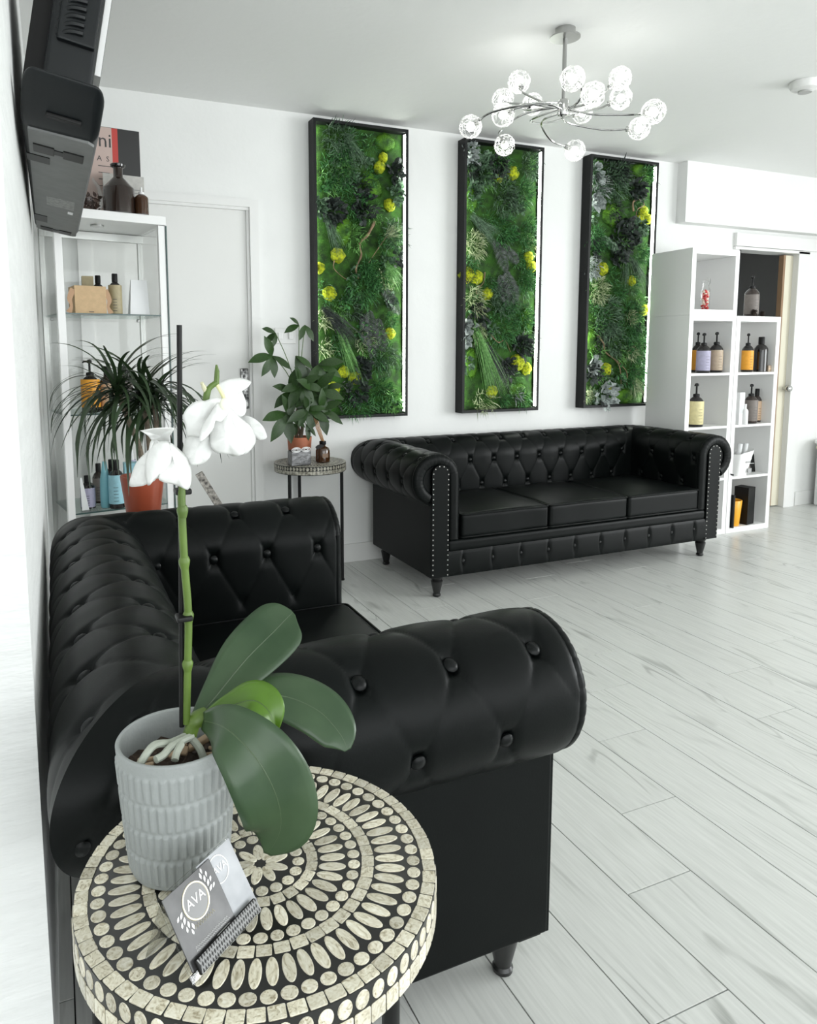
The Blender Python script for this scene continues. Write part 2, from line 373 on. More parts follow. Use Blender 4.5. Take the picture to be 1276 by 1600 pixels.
# ------------------------------------------------------------------ chesterfield sofas
AT, RR, AC = .163, .131, -.032          # arm thickness, roll radius, roll centre (outward offset)
def section(top, zb=.33):
    """upholstered profile (outward offset a, height z) from inside the seat, over the roll, to the outer panel"""
    zc = top-RR; pts = []
    n1 = 48
    for i in range(n1): pts.append((AC-RR, zb+(zc-zb)*i/n1))
    a1 = -math.acos((0-AC)/RR); n2 = 112
    for i in range(n2+1):
        th = PI+(a1-PI)*i/n2; pts.append((AC+RR*math.cos(th), zc+RR*math.sin(th)))
    return pts
def tuft(u, v, du, dv, A=.012, Bc=.0080):
    p = u/du+v/(2*dv); q = u/du-v/(2*dv)
    dp = abs(p-round(p)); dq = abs(q-round(q))
    r2 = dp*dp+dq*dq
    puff = .0035*(math.sin(PI*dp)*math.sin(PI*dq))**.5
    cr = math.exp(-dp/.026)*(.16+1.0*math.exp(-dq*dq/.035))+math.exp(-dq/.026)*(.10+1.0*math.exp(-dp*dp/.035))
    return puff-A*math.exp(-r2/.015)-Bc*min(cr, 1.4)
def sm(x, a, b):
    t = max(0, min(1, (x-a)/(b-a))); return t*t*(3-2*t)

def leg_prof(h):
    return [(.014, 0), (.020, .004), (.021, .012), (.017, .018), (.019, .028), (.027, h*.55), (.031, h*.72), (.024, h*.80), (.030, h*.86), (.032, h*.94), (.032, h)]
BUT = MB().ell((0, 0, 0), .0135, .0135, .0075, 7).mesh('button', M['piping'])
def sofa(name, label, cat, loc, rz, Wd, dep, top, ncush, du, dv, v0, uoff, rail_n, aoff, vmin=.0):
    t = thing(name, label, cat, loc, rz)
    ZB = .115; sec = section(top); zc = top-RR
    ln = [0.0]
    for i in range(1, len(sec)): ln.append(ln[-1]+math.dist(sec[i], sec[i-1]))
    tot = ln[-1]
    nr = []
    for i in range(len(sec)):
        a = sec[max(i-1, 0)]; b = sec[min(i+1, len(sec)-1)]; tx, tz = b[0]-a[0], b[1]-a[1]; l = math.hypot(tx, tz); nr.append((-tz/l, tx/l))
    nr = [(n[0], n[1]) for n in nr]
    # normals must point away from the roll: inner face normal is towards the seat (negative a)
    def strip(kind, axlen_fn, pos_fn, uo, fade0):
        n_ax = int(axlen_fn(0)/.0052); mbx = MB(); vs = []; fs = []; k = len(sec)
        for i in range(n_ax+1):
            s = i/n_ax
            for j, (a, z) in enumerate(sec):
                L = axlen_fn(a); u = (s-.5)*L if kind == 'back' else s*L
                m = sm(ln[j], max(.02, vmin-.16), max(.08, vmin-.03))*(1-sm(ln[j], tot-.05, tot-.005))
                if kind == 'arm': m *= sm(u, .0, .05)*(1-sm(u, L-.075, L-.004))
                else: m *= sm(s*L, .004, .075)*(1-sm(s*L, L-.075, L-.004))
                h = tuft(u-uo, ln[j]-v0, du, dv)*m
                # gathered fabric: soft wrinkles
                h += .0012*noise.noise(Vector((u*14, ln[j]*9, hash(kind) % 7)))*m
                if kind == 'arm': h -= .014*(1-sm(u, -.004, .034))**2
                vs.append(pos_fn(s, a+nr[j][0]*h, z+nr[j][1]*h, a))
        for i in range(n_ax):
            for j in range(k-1): fs.append((i*k+j, (i+1)*k+j, (i+1)*k+j+1, i*k+j+1))
        mbx.add(vs, fs); return mbx
    def buttons(kind, part, axlen_fn, pos_fn, uo):
        k0 = 0
        for k in range(-6, 12):
            v = v0+k*dv
            if v < max(.06, vmin) or v > tot-.045: continue
            j = min(range(len(ln)), key=lambda q: abs(ln[q]-v)); a, z = sec[j]; L = axlen_fn(a)
            for i in range(-12, 13):
                u = (i+(k % 2)*.5)*du+uo
                s = u/L+.5 if kind == 'back' else u/L
                if s < (.02 if kind == 'back' else .06) or s > (.98 if kind == 'back' else .985): continue
                h = -.0075
                p = Vector(pos_fn(s, a+nr[j][0]*h, z+nr[j][1]*h, a)); p2 = Vector(pos_fn(s, a+nr[j][0]*(h+.01), z+nr[j][1]*(h+.01), a))
                b = put('button', BUT, part, p); b.rotation_euler = (p2-p).to_track_quat('Z', 'Y').to_euler()
    # arms (left: outward = -x ; right: outward = +x)
    for sg in (-1, 1):
        if sg < 0: pos = lambda s, a, z, a0: (-a, s*(dep+a0), z)
        else: pos = lambda s, a, z, a0: (Wd+a, s*(dep+a0), z)
        mbx = strip('arm', lambda a: dep+a, pos, aoff, True)
        if sg > 0: mbx.f = [f[::-1] for f in mbx.f]
        arm = mbx.build('arm', M['leather'], t, ang=80)
        buttons('arm', arm, lambda a: dep+a, pos, aoff)
        # outer side panel with a seam welt under the roll
        x = 0 if sg < 0 else Wd
        sp = MB().rbox(min(x, x-sg*.05), max(x, x-sg*.05), -.004, dep-.002, ZB, zc-.118, .008, 2).build('side_panel', M['leather'], t)
        MB().tube([(x+sg*.004, .015, zc-.124), (x+sg*.004, dep, zc-.124)], .0055).build('seam_welt', M['piping'], sp)
        # scroll front of the arm
        ax = lambda a: -a if sg < 0 else Wd+a
        n = 40; zin = .30
        out = [(AC-RR+.008, zin)]; out += [(AC+(RR-.008)*math.cos(PI+(-1.33-PI)*i/n), zc+(RR-.008)*math.sin(PI+(-1.33-PI)*i/n)) for i in range(n+1)]
        out = [(min(a, .0) if z < zc-.10 and a > -.05 else a, z) for a, z in out]; out += [(-.003, zc-.16), (-.003, ZB), (-.100, ZB), (-.104, zin)]
        fp = MB().prism([(ax(a), z) for a, z in out], (0, .012, 0), (1, 0, 0), (0, 0, 1), (0, 1, 0), .05)
        fpo = fp.build('arm_front', M['leather'], t)
        # padded band running up the inner edge and around the scroll, with gathered pleats
        band = [(AC-RR+.031, zin+.004)]+[(AC+(RR-.031)*math.cos(PI+(-1.15-PI)*i/n), zc+(RR-.031)*math.sin(PI+(-1.15-PI)*i/n)) for i in range(n+1)]
        bp = [Vector((ax(a), .010, z)) for a, z in catmull([Vector((a, z)) for a, z in band], 3)]
        mbb = MB(); rad = []
        for i, q in enumerate(bp): rad.append(.031*(1-.05*max(0, math.cos(i*1.05))**6) if q.z > zc-.05 else .031)
        mbb.tube(bp, rad, 14)
        mbb.v = [(v[0], .012+(v[1]-.010)*.62, v[2]) for v in mbb.v]
        mbb.build('scroll_band', M['leather'], fpo, ang=60)
        edge = [Vector((ax(a*1.0), .008, z)) for a, z in out[:n+2]]
        MB().tube(edge, .0045, 8).build('scroll_welt', M['piping'], fpo)
        # nail-trimmed centre panel
        ca, cw = -.050, .048; zt = zc+.028
        pan = [(ca-cw, ZB+.003)]+[(ca+cw*math.cos(PI-PI*i/16), zt+cw*math.sin(PI-PI*i/16)) for i in range(17)]+[(ca+cw, ZB+.003)]
        MB().prism([(ax(a), z) for a, z in pan], (0, -.006, 0), (1, 0, 0), (0, 0, 1), (0, 1, 0), .03).build('centre_panel', M['leather'], fpo)
        nm = MB(); cw2 = cw-.006
        path = [Vector((ca-cw2, ZB+.012))]+[Vector((ca-cw2, ZB+.012+(zt-ZB-.012)*i/10)) for i in range(1, 10)]+[Vector((ca+cw2*math.cos(PI-PI*i/12), zt+cw2*math.sin(PI-PI*i/12))) for i in range(13)]+[Vector((ca+cw2, zt-(zt-ZB-.012)*i/10)) for i in range(1, 11)]
        acc = 0; last = path[0]; nm.ell((ax(last.x), -.007, last.y), .0038, .003, .0038, 5)
        for q in path[1:]:
            seg = (q-last).length; dirv = (q-last)/seg; pos_ = .0255-acc
            while pos_ <= seg:
                w = last+dirv*pos_; nm.ell((ax(w.x), -.007, w.y), .0038, .003, .0038, 5); pos_ += .0255
            acc = seg-(pos_-.0255); last = q
        stuff(nm.build('nailheads', M['nail'], fpo))
    # back
    posb = lambda s, a, z, a0: (-a0+s*(Wd+2*a0), dep+a, z)
    mbx = strip('back', lambda a: Wd+2*a, posb, uoff, False)
    bk = mbx.build('backrest', M['leather'], t, ang=80)
    buttons('back', bk, lambda a: Wd+2*a, posb, uoff)
    MB().rbox(.004, Wd-.004, dep-.05, dep-.001, ZB, zc-.118, .008, 2).build('back_panel', M['leather'], t)
    # frame under the cushions, rails
    MB().rbox(.05, Wd-.05, .06, dep-.04, ZB, .29, .01, 2).build('seat_deck', M['leather'], t)
    xi0, xi1 = .098, Wd-.098
    MB().rbox(xi0, xi1, -.004, .07, .238, .302, .02, 4).build('upper_rail', M['leather'], t)
    rl = MB(); nx = 300; nz = 14; vs = []; fs = []; sp = (xi1-xi0)/rail_n
    for i in range(nx+1):
        x = xi0+(xi1-xi0)*i/nx; uu = (x-xi0)/sp-.5; d = abs(uu-round(uu))*sp
        for j in range(nz+1):
            z = ZB+(.243-ZB)*j/nz; zz = abs(j/nz-.55)
            h = .010*math.exp(-(d/.010)**2)*math.exp(-(zz/.28)**2)+.0022*math.exp(-d/.003)
            vs.append((x, .0-.008*math.sin(PI*j/nz)**.5+h, z))
    for i in range(nx):
        for j in range(nz): fs.append((i*(nz+1)+j, (i+1)*(nz+1)+j, (i+1)*(nz+1)+j+1, i*(nz+1)+j+1))
    rl.add(vs, fs); rl.box(xi0, xi1, .004, .07, ZB, .24)
    ro = rl.build('front_rail', M['leather'], t)
    for i in range(rail_n):
        b = put('button', BUT, ro, (xi0+(i+.5)*sp, .003, ZB+.55*(.243-ZB))); b.rotation_euler = (PI/2, 0, 0)
    # seat cushions with piping
    i0, i1 = AT+.004, Wd-AT-.004; cw = (i1-i0)/ncush
    for c in range(ncush):
        x0, x1 = i0+c*cw+.002, i0+(c+1)*cw-.002; y0, y1 = -.012, dep-AT-.015; z0, z1 = .303, .432
        mbc = MB().rbox(x0, x1, y0, y1, z0, z1, .022, 4, crown=.022, m=12)
        for i, v in enumerate(mbc.v):
            q = Vector(v); w = .004*noise.noise(q*6+Vector((c*3, 0, 0))); mbc.v[i] = (v[0], v[1]+w*.7, v[2]+w*.7)
        cu = weld(mbc.build('seat_cushion', M['leather'], t, ang=70), 2e-4)
        pp = []; r = .02
        for (cx, cy, a0) in ((x1-r, y0+r, -PI/2), (x1-r, y1-r, 0), (x0+r, y1-r, PI/2), (x0+r, y0+r, PI)):
            for i in range(5): pp.append(Vector((cx+(r)*math.cos(a0+PI/2*i/4), cy+(r)*math.sin(a0+PI/2*i/4), z1-.006)))
        pp.append(pp[0]); MB().tube(pp, .0045, 6).build('piping', M['piping'], cu)
        pb = [Vector((q.x, q.y, z0+.008)) for q in pp]; MB().tube(pb, .0045, 6).build('piping', M['piping'], cu)
    lp = MB().lathe(leg_prof(ZB), n=20).mesh('leg', M['black_wood'])
    for lx in (.065, Wd-.065):
        for ly in (.055, dep-.05): put('leg', lp, t, (lx, ly, 0))
    return t
far_sofa = sofa('chesterfield_sofa', 'long three-cushion black leather buttoned sofa under the moss pictures', 'sofa', (1.677, 3.075, 0), 0.0, 1.953, .715, .742, 3, .165, .145, .275, .0825, 10, .05)
near_sofa = sofa('chesterfield_sofa', 'black leather buttoned loveseat against the left wall behind the mosaic table', 'sofa', (.828, 1.040, 0), PI/2, 1.24, .762, .757, 2, .165, .15, .29, .03, 6, .081, .25)

# ------------------------------------------------------------------ mosaic side tables
def shell_mat():
    m = bpy.data.materials.new('capiz_shell'); m.use_nodes = True; nt = m.node_tree; b = nt.nodes['Principled BSDF']; L = nt.links
    tc = nt.nodes.new('ShaderNodeTexCoord'); oi = nt.nodes.new('ShaderNodeObjectInfo'); cb = nt.nodes.new('ShaderNodeCombineXYZ'); mu = nt.nodes.new('ShaderNodeMath'); mu.operation = 'MULTIPLY'; mu.inputs[1].default_value = 90
    L.new(oi.outputs['Random'], mu.inputs[0]); L.new(mu.outputs[0], cb.inputs[0]); L.new(mu.outputs[0], cb.inputs[1])
    ad = nt.nodes.new('ShaderNodeVectorMath'); L.new(tc.outputs['Object'], ad.inputs[0]); L.new(cb.outputs[0], ad.inputs[1])
    nz = nt.nodes.new('ShaderNodeTexNoise'); nz.inputs['Scale'].default_value = 2.6; nz.inputs['Detail'].default_value = 5; nz.inputs['Distortion'].default_value = 1.5; L.new(ad.outputs[0], nz.inputs['Vector'])
    cr = nt.nodes.new('ShaderNodeValToRGB'); e = cr.color_ramp.elements; e[0].position = .30; e[0].color = (.34, .29, .19, 1); e[1].position = .72; e[1].color = (.86, .83, .72, 1); q = cr.color_ramp.elements.new(.45); q.color = (.66, .61, .47, 1)
    L.new(nz.outputs['Fac'], cr.inputs[0])
    hs = nt.nodes.new('ShaderNodeHueSaturation'); r2 = nt.nodes.new('ShaderNodeMapRange'); r2.inputs[3].default_value = .72; r2.inputs[4].default_value = 1.12; L.new(oi.outputs['Random'], r2.inputs[0]); L.new(r2.outputs[0], hs.inputs['Value']); L.new(cr.outputs[0], hs.inputs['Color'])
    L.new(hs.outputs[0], b.inputs['Base Color']); b.inputs['Roughness'].default_value = .3
    return m
M['shell'] = shell_mat()
M['resin'] = mat('black_resin', (.010, .010, .009), .28)
def mosaic_table(label, loc, R, h, legs, rot, joined):
    t = thing('mosaic_table', label, 'side table', loc)
    TH = .047
    top = MB().lathe([(.001, h-TH), (R-.002, h-TH), (R, h-TH+.002), (R, h-.002), (R-.002, h-.0008), (.001, h-.0008)], n=96).build('table_top', M['resin'], t)
    sq = MB().rbox(-.5, .5, -.5, .5, -.5, .5, .08, 1, 0, 1).mesh('mosaic_square', M['shell'])
    dc = MB().lathe([(.5, -.5), (.5, .25), (.44, .5)], n=18).mesh('mosaic_disc', M['shell'])
    ov = MB().lathe([(.5, -.5), (.5, .25), (.45, .5)], n=20).mesh('mosaic_oval', M['shell'])
    rng = random.Random(3); acc = MB()
    def piece(nm, me, M4):
        if joined:
            acc.add([M4 @ v.co for v in me.vertices], [tuple(p.vertices) for p in me.polygons])
        else:
            o = put(nm, me, top); o.matrix_local = M4
    def ring(kind, r0, r1, n, fill, ph=0.0):
        rc = (r0+r1)/2*R; wr = (r1-r0)*R
        for i in range(n):
            a = rot+2*PI*(i+ph)/n; wt = 2*PI*rc/n*fill*rng.uniform(.94, 1.03); wrr = wr*rng.uniform(.93, 1.0)
            M4 = Matrix.Translation((rc*math.cos(a), rc*math.sin(a), h-.0006)) @ Matrix.Rotation(a+rng.uniform(-.06, .06), 4, 'Z') @ Matrix.Diagonal((wrr, wt, .0016, 1))
            piece(*{'s': ('mosaic_square', sq), 'd': ('mosaic_disc', dc), 'o': ('mosaic_oval', ov)}[kind], M4)
    ring('s', .925, .998, 66, .94); ring('d', .838, .915, 58, .86); ring('o', .655, .828, 58, .80, .3)
    ring('s', .580, .650, 44, .93); ring('d', .500, .572, 40, .86); ring('o', .335, .492, 34, .82, .2)
    ring('s', .262, .328, 24, .92); ring('d', .180, .252, 17, .86); ring('o', .03, .165, 9, .86)
    for kind, zc, hh, n, f in (('d', h-.0135, .019, 66, .80), ('s', h-.034, .019, 66, .93)):
        for i in range(n):
            a = rot+2*PI*(i+.3)/n; wt = 2*PI*R/n*f*rng.uniform(.94, 1.02)
            M4 = Matrix.Translation((R*math.cos(a), R*math.sin(a), zc)) @ Matrix.Rotation(a, 4, 'Z') @ Matrix.Rotation(PI/2, 4, 'Y') @ Matrix.Diagonal((hh*rng.uniform(.94, 1.0), wt, .0018, 1))
            piece(*({'s': ('mosaic_square', sq), 'd': ('mosaic_disc', dc)}[kind]), M4)
    if joined: stuff(acc.build('mosaic_inlay', mat('darker_shell', (.52, .50, .42), .35, col2=(.16, .15, .12), vscale=75), top, ang=30))  # joined inlay gets a darker, mottled shell colour
    for a in legs:
        x, y = (R-.022)*math.cos(a), (R-.022)*math.sin(a)
        lg = MB().tube([(x, y, .004), (x, y, h-TH+.001)], .009, 10).build('leg', M['black'], t)
        MB().lathe([(.012, 0), (.012, .008), (.009, .010)], (x, y, 0), 12).build('foot_cap', M['black'], lg)
    a0 = list(legs)+[legs[0]]
    pts = [Vector((.6*R*math.cos(2*PI*i/32), .6*R*math.sin(2*PI*i/32), h-TH-.004)) for i in range(33)]
    MB().tube(pts, .005, 6).build('top_ring', M['black'], t)
    return t
TX, TY, TH_ = .187, .736, .670
mosaic_table('round shell mosaic table holding the white orchid', (TX, TY, 0), .196, TH_, (math.radians(62), math.radians(182), math.radians(302)), .05, False)
FX, FY, FH = 1.250, 3.655, .655
mosaic_table('round shell mosaic table by the door holding the potted money tree', (FX, FY, 0), .193, FH, (math.radians(-28), math.radians(92), math.radians(212)), .0, True)

# ------------------------------------------------------------------ orchid on the near table
GREEN_STEM = mat('orchid_stem', (.10, .17, .025), .45, var=.3, vscale=30)
ORL = mat('orchid_leaf', (.026, .055, .024), .30, col2=(.045, .080, .038), vscale=14, stretch=(1, 1, 1), spec=.36)
MID = mat('leaf_midrib', (.06, .095, .045), .4)
ORN = mat('orchid_young_leaf', (.075, .17, .008), .33, var=.25, vscale=20)
PET = mat('white_petal', (.70, .705, .69), .6, sss=.10, bump=.15, bscale=70)
orch = thing('potted_orchid', 'white orchid with broad leaves in a ribbed grey pot on the mosaic table', 'orchid', (.106, .779, TH_+.0014))
PB = .0
mb = MB(); vs = []; fs = []; NA = 300; NZ = 84; hp_ = .146
for i in range(NA):
    a = 2*PI*i/NA
    for j in range(NZ+1):
        z = hp_*j/NZ; r = .0525+(.0645-.0525)*(z/hp_)**.8
        if j == 0: r -= .003
        zz = (z-.004)/.0325; band = math.floor(zz); fz = zz-band
        if 0 <= band < 4 and z < .134:
            e = sm(fz, .05, .12)*(1-sm(fz, .90, .97)); ph = (i/NA*42+band*.5) % 1.0
            w = sm(ph, .12, .24)*(1-sm(ph, .74, .86)); r += .0020*e*w
        vs.append((r*math.cos(a), r*math.sin(a), z))
K = NZ+1
for i in range(NA):
    j = (i+1) % NA
    for q in range(NZ): fs.append((i*K+q, j*K+q, j*K+q+1, i*K+q+1))
fs.append(tuple(i*K for i in reversed(range(NA))))
mb.add(vs, fs); mb.lathe([(.0645, hp_), (.0635, hp_+.0015), (.0605, hp_+.0015), (.0595, hp_), (.057, .100), (.001, .098)], n=96, cap=False)
pot = mb.build('pot', mat('grey_stoneware', (.31, .33, .325), .55, bump=.12, bscale=120), orch, ang=60)
O = Vector(orch.location)
def OP(x, y, Y): return PX(x, y, 1, Y)-O
mb = MB(); vs = []; fs = []
for i in range(25):
    for j in range(36):
        r = .0575*i/24; a = 2*PI*j/36; x, y = r*math.cos(a), r*math.sin(a)
        vs.append((x, y, .112+.012*noise.noise(Vector((x*60, y*60, 2)))+.006*noise.noise(Vector((x*160, y*160, 5)))))
for i in range(24):
    for j in range(36): fs.append((i*36+j, (i+1)*36+j, (i+1)*36+(j+1) % 36, i*36+(j+1) % 36))
mb.add(vs, fs); stuff(mb.build('potting_bark', mat('dark_bark', (.030, .019, .013), .8, col2=(.07, .045, .028), vscale=120), pot))
BK = mat('bark_chip', (.42, .30, .19), .7, var=.3, vscale=60); rng = random.Random(11)
for i in range(9):
    a = rng.uniform(0, 6.3); r = rng.uniform(.005, .045)
    o = put('bark_chip', MB().rbox(-.012, .012, -.005, .005, -.0025, .0025, .002, 2, 0, 1).mesh('bark_chip', BK), pot, (r*math.cos(a)-.005, r*math.sin(a)-.01, .127), (rng.uniform(-.5, .5), rng.uniform(-.6, .6), rng.uniform(0, 6)), (rng.uniform(.6, 1.2),)*3)
RT = mat('aerial_root', (.42, .45, .38), .6, var=.25, vscale=40)
for pts in ([(300, 1145, .775), (268, 1160, .765), (240, 1165, .755), (218, 1195, .745)], [(300, 1150, .77), (270, 1165, .755), (255, 1180, .745), (243, 1187, .74)], [(283, 1163, .755), (276, 1176, .745), (273, 1188, .738)], [(300, 1155, .77), (312, 1170, .76), (318, 1185, .755)]):
    MB().tube(catmull([OP(*q) for q in pts], 6), .0042, 8).build('aerial_root', RT, orch)
# base crown of the plant
MB().tube(catmull([OP(296, 1150, .775), OP(304, 1128, .775), OP(322, 1118, .778)], 5), [.008]*5+[.010]*6, 10).build('crown', GREEN_STEM, orch)
def oleaf(name, pts, wid, n, m, fold=.12, curl=.0, k=7, across=8):
    o = MB().leaf([OP(*p) for p in pts], wid, n, across, k, fold, curl).build(name, m, orch, ang=80)
    md = o.modifiers.new('thick', 'SOLIDIFY'); md.thickness = .0016; md.offset = 0
    cl = catmull([OP(*p)+Vector(n).normalized()*.0007 for p in pts], 6); MB().tube(cl, [.0010*(1-.8*i/len(cl)) for i in range(len(cl))], 6).build('midrib', MID, o); return o
oleaf('leaf', [(306, 1128, .776), (340, 1085, .80), (385, 1030, .82), (430, 985, .835), (448, 966, .838), (458, 957, .838)], [.008, .020, .034, .036, .027, .004], (-.42, -.75, .50), ORL, .10)
oleaf('leaf', [(320, 1122, .777), (380, 1093, .79), (440, 1088, .785), (495, 1110, .765), (530, 1146, .745), (543, 1172, .735)], [.008, .020, .030, .032, .024, .004], (-.15, -.55, .85), ORL, .14, .10)
oleaf('leaf', [(318, 1126, .768), (356, 1140, .715), (402, 1188, .69), (432, 1245, .685), (438, 1295, .69), (418, 1334, .70)], [.009, .026, .038, .041, .034, .004], (-.15, -.85, .35), ORL, .12)
oleaf('leaf', [(322, 1122, .772), (358, 1105, .755), (395, 1095, .735), (420, 1112, .720), (432, 1143, .715)], [.007, .014, .021, .018, .002], (-.10, -.55, .75), ORN, .35)
# flower spike, stake and clips
sp = [OP(291, 1130, .775), OP(293, 1040, .770), OP(294, 960, .765), OP(288, 880, .76), OP(284, 800, .757), OP(284, 765, .757), OP(290, 730, .757), OP(305, 690, .757), OP(318, 655, .757), OP(324, 612, .757), OP(338, 598, .757)]
st = MB().tube(catmull(sp, 6), [.0042]*30+[.0036]*25+[.003]*6, 10).build('flower_spike', GREEN_STEM, orch)
for (x, y, Y) in ((293, 1040, .77), (294, 965, .765), (285, 800, .757), (288, 880, .76)):
    q = OP(x, y, Y); MB().lathe([(.0043, -.006), (.0058, 0), (.0062, .003), (.0045, .007)], q, 12).build('stem_node', GREEN_STEM, st)
MB().tube([OP(338, 600, .757), OP(339, 580, .757), OP(338, 570, .757)], [.003, .0026, .001], 8).build('spike_tip', GREEN_STEM, st)
MB().tube(catmull([OP(322, 612, .757), OP(318, 604, .757), OP(315, 598, .755)], 3), [.0026]*4+[.0018]*3, 8).build('bud_stub', mat('pale_stub', (.60, .58, .40), .6), st)
sk = MB().tube([OP(280, 508, .768), OP(281, 700, .768), OP(283, 900, .770), OP(284, 1135, .776)], .0028, 10).build('support_stake', M['black'], orch)
for (x, y) in ((286, 768), (288, 966)):
    q = OP(x, y, .762); MB().rbox(q.x-.0085, q.x+.0085, q.y-.006, q.y+.012, q.z-.003, q.z+.003, .002, 2, 0, 1).build('plant_clip', M['black'], sk)
# flowers
def petal(par, pts, wid, n, fold=-.25, wave=.10, curl=.15, k=6):
    o = MB().leaf([OP(*p) for p in pts], wid, n, 8, k, fold, curl, wave).build('petal', PET, par, ang=85)
    md = o.modifiers.new('thick', 'SOLIDIFY'); md.thickness = .0008; return o
fa = MB().tube(catmull([OP(284, 735, .757), OP(275, 715, .752), OP(262, 700, .748)], 4), .0022, 8).build('flower', mat('flower_stalk', (.55, .62, .28), .5), orch)
fa['label'] = 'drooping white flower on the left of the stake'
def K6(x, y): return (180+x/4.9077, 540+y/4.9077)
def opetal(par, outline, Y, bulge, tilt=(0, 0), ruf=.0016, ph=0.0):
    """ruffled petal: closed outline at distance Y, swelling towards the viewer, leaning by tilt (metres per metre)"""
    ring = [Vector(K6(*q)) for q in outline]; ring = catmull(ring+[ring[0]], 3)[:-1]; n = len(ring); c = sum(ring, Vector((0, 0)))/n
    sz = max((q-c).length for q in ring); vs = []; fs = []; K = 7
    def pt(q, t, i):
        d = (q-c)/sz; off = -bulge*(1-t*t)+ruf*t*t*math.sin(i*1.15+ph)+tilt[0]*d.x*.03+tilt[1]*d.y*.03
        return OP(q.x, q.y, Y+off+.0012*noise.noise(Vector((q.x*.12, q.y*.12, ph))))
    vs.append(pt(c, 0, 0))
    for k in range(1, K+1):
        t = k/K
        for i, q in enumerate(ring): vs.append(pt(c+(q-c)*t, t, i))
    for i in range(n): fs.append((0, 1+i, 1+(i+1) % n))
    for k in range(K-1):
        for i in range(n): a_ = 1+k*n; fs.append((a_+i, a_+n+i, a_+n+(i+1) % n, a_+(i+1) % n))
    mb = MB(); mb.add(vs, fs); o = mb.build('petal', PET, par, ang=85); md = o.modifiers.new('thick', 'SOLIDIFY'); md.thickness = .0007; return o
opetal(fa, [(190, 652), (300, 632), (440, 628), (446, 650), (420, 690), (410, 745), (345, 760), (275, 722), (250, 690)], .740, -.004, (0, .9), ph=1)
opetal(fa, [(275, 722), (300, 745), (255, 800), (165, 890), (120, 1000), (108, 1078), (180, 1080), (240, 1065), (325, 1010), (345, 850), (335, 735)], .737, .008, (-.5, -.2), ph=2)
opetal(fa, [(330, 735), (415, 740), (440, 800), (430, 900), (380, 960), (330, 1015), (300, 1020), (250, 1070), (235, 900), (270, 780)], .729, .010, (0, -.3), ph=3)
opetal(fa, [(415, 740), (480, 790), (545, 860), (580, 960), (575, 1060), (550, 1105), (500, 1080), (440, 1060), (370, 1045), (330, 1012), (380, 930), (430, 850)], .734, .009, (.6, -.2), ph=4)
fb = MB().tube(catmull([OP(338, 600, .757), OP(348, 618, .755), OP(356, 640, .750)], 4), .0020, 8).build('flower', mat('flower_stalk_yellow', (.75, .74, .40), .5), orch)
fb['label'] = 'large open white flower on the right of the stake'
opetal(fb, [(690, 400), (740, 315), (850, 262), (930, 248), (1010, 265), (1040, 287), (1000, 328), (968, 345), (1000, 440), (990, 530), (930, 545), (860, 500), (780, 480)], .772, .006, (.4, -.8), ph=5)
opetal(fb, [(900, 560), (990, 535), (1060, 560), (1130, 620), (1162, 700), (1120, 722), (1075, 712), (1000, 700), (920, 640)], .762, .006, (-.6, 0), ph=6)
opetal(fb, [(870, 460), (950, 550), (1060, 640), (1075, 720), (1050, 780), (990, 832), (930, 790), (890, 640), (860, 540)], .750, .009, (.4, -.2), ph=7)
opetal(fb, [(790, 470), (880, 490), (930, 620), (975, 760), (992, 822), (920, 845), (860, 830), (770, 815), (738, 770), (730, 690), (750, 560)], .741, .012, (0, -.4), .0028, ph=8)
opetal(fb, [(690, 425), (780, 402), (835, 440), (800, 560), (750, 650), (690, 705), (600, 692), (550, 690), (540, 620), (520, 540), (560, 470), (620, 430)], .744, .010, (.4, .2), ph=9)
opetal(fb, [(560, 690), (650, 675), (720, 680), (747, 770), (720, 860), (660, 905), (590, 912), (545, 880), (520, 820), (535, 740)], .748, .008, (-.2, -.3), ph=10)
opetal(fb, [(780, 440), (850, 450), (885, 482), (815, 580), (785, 560), (755, 590), (740, 650), (650, 742), (660, 640), (720, 540)], .728, .007, (.3, -.3), ph=11)
MB().ell(OP(352, 632, .732), .006, .006, .007, 8).build('flower_column', mat('flower_throat', (.85, .86, .72), .5), fb)

# ------------------------------------------------------------------ card holder with business cards
Bl = PX(305, 1541, 2, TH_+.0030); Br = PX(411, 1423, 2, TH_+.0030)
ux = (Br-Bl); wdt = ux.length; ux.normalize(); back = Vector((-ux.y, ux.x, 0))
# lean so that the top-left corner falls on its pixel: search height and setback
best = None
for i in range(40):
    for j in range(40):
        q = Bl+back*(.002*j)+Vector((0, 0, .03+.002*i)); v = q-CAMP; z = v.dot(F_)
        e = (CX+FPX*v.dot(R_)/z-246)**2+(CY-FPX*v.dot(U_)/z-1406)**2
        if best is None or e < best[0]: best = (e, q)
uy = (best[1]-Bl); hgt = uy.length; uy.normalize(); un = ux.cross(uy)
if un.dot(Vector((0, -1, 0))) < 0: un = -un
ch = thing('card_holder', 'clear acrylic holder with black cards leaning on the mosaic table', 'card holder', Bl)
rm = frame_rot(ux, uy)
if rm.col[2].dot(un) < 0: pass
RQ = rm.to_4x4()
def card_obj(name, mbx, m, par, smooth=False): 
    o = mbx.build(name, m, par, smooth=smooth); o.matrix_local = RQ; return o
Wc, Hc = wdt, hgt
card_obj('back_plate', MB().rbox(0, Wc, 0, Hc, -.004, -.002, .0008, 1, 0, 1), M['clear'], ch)
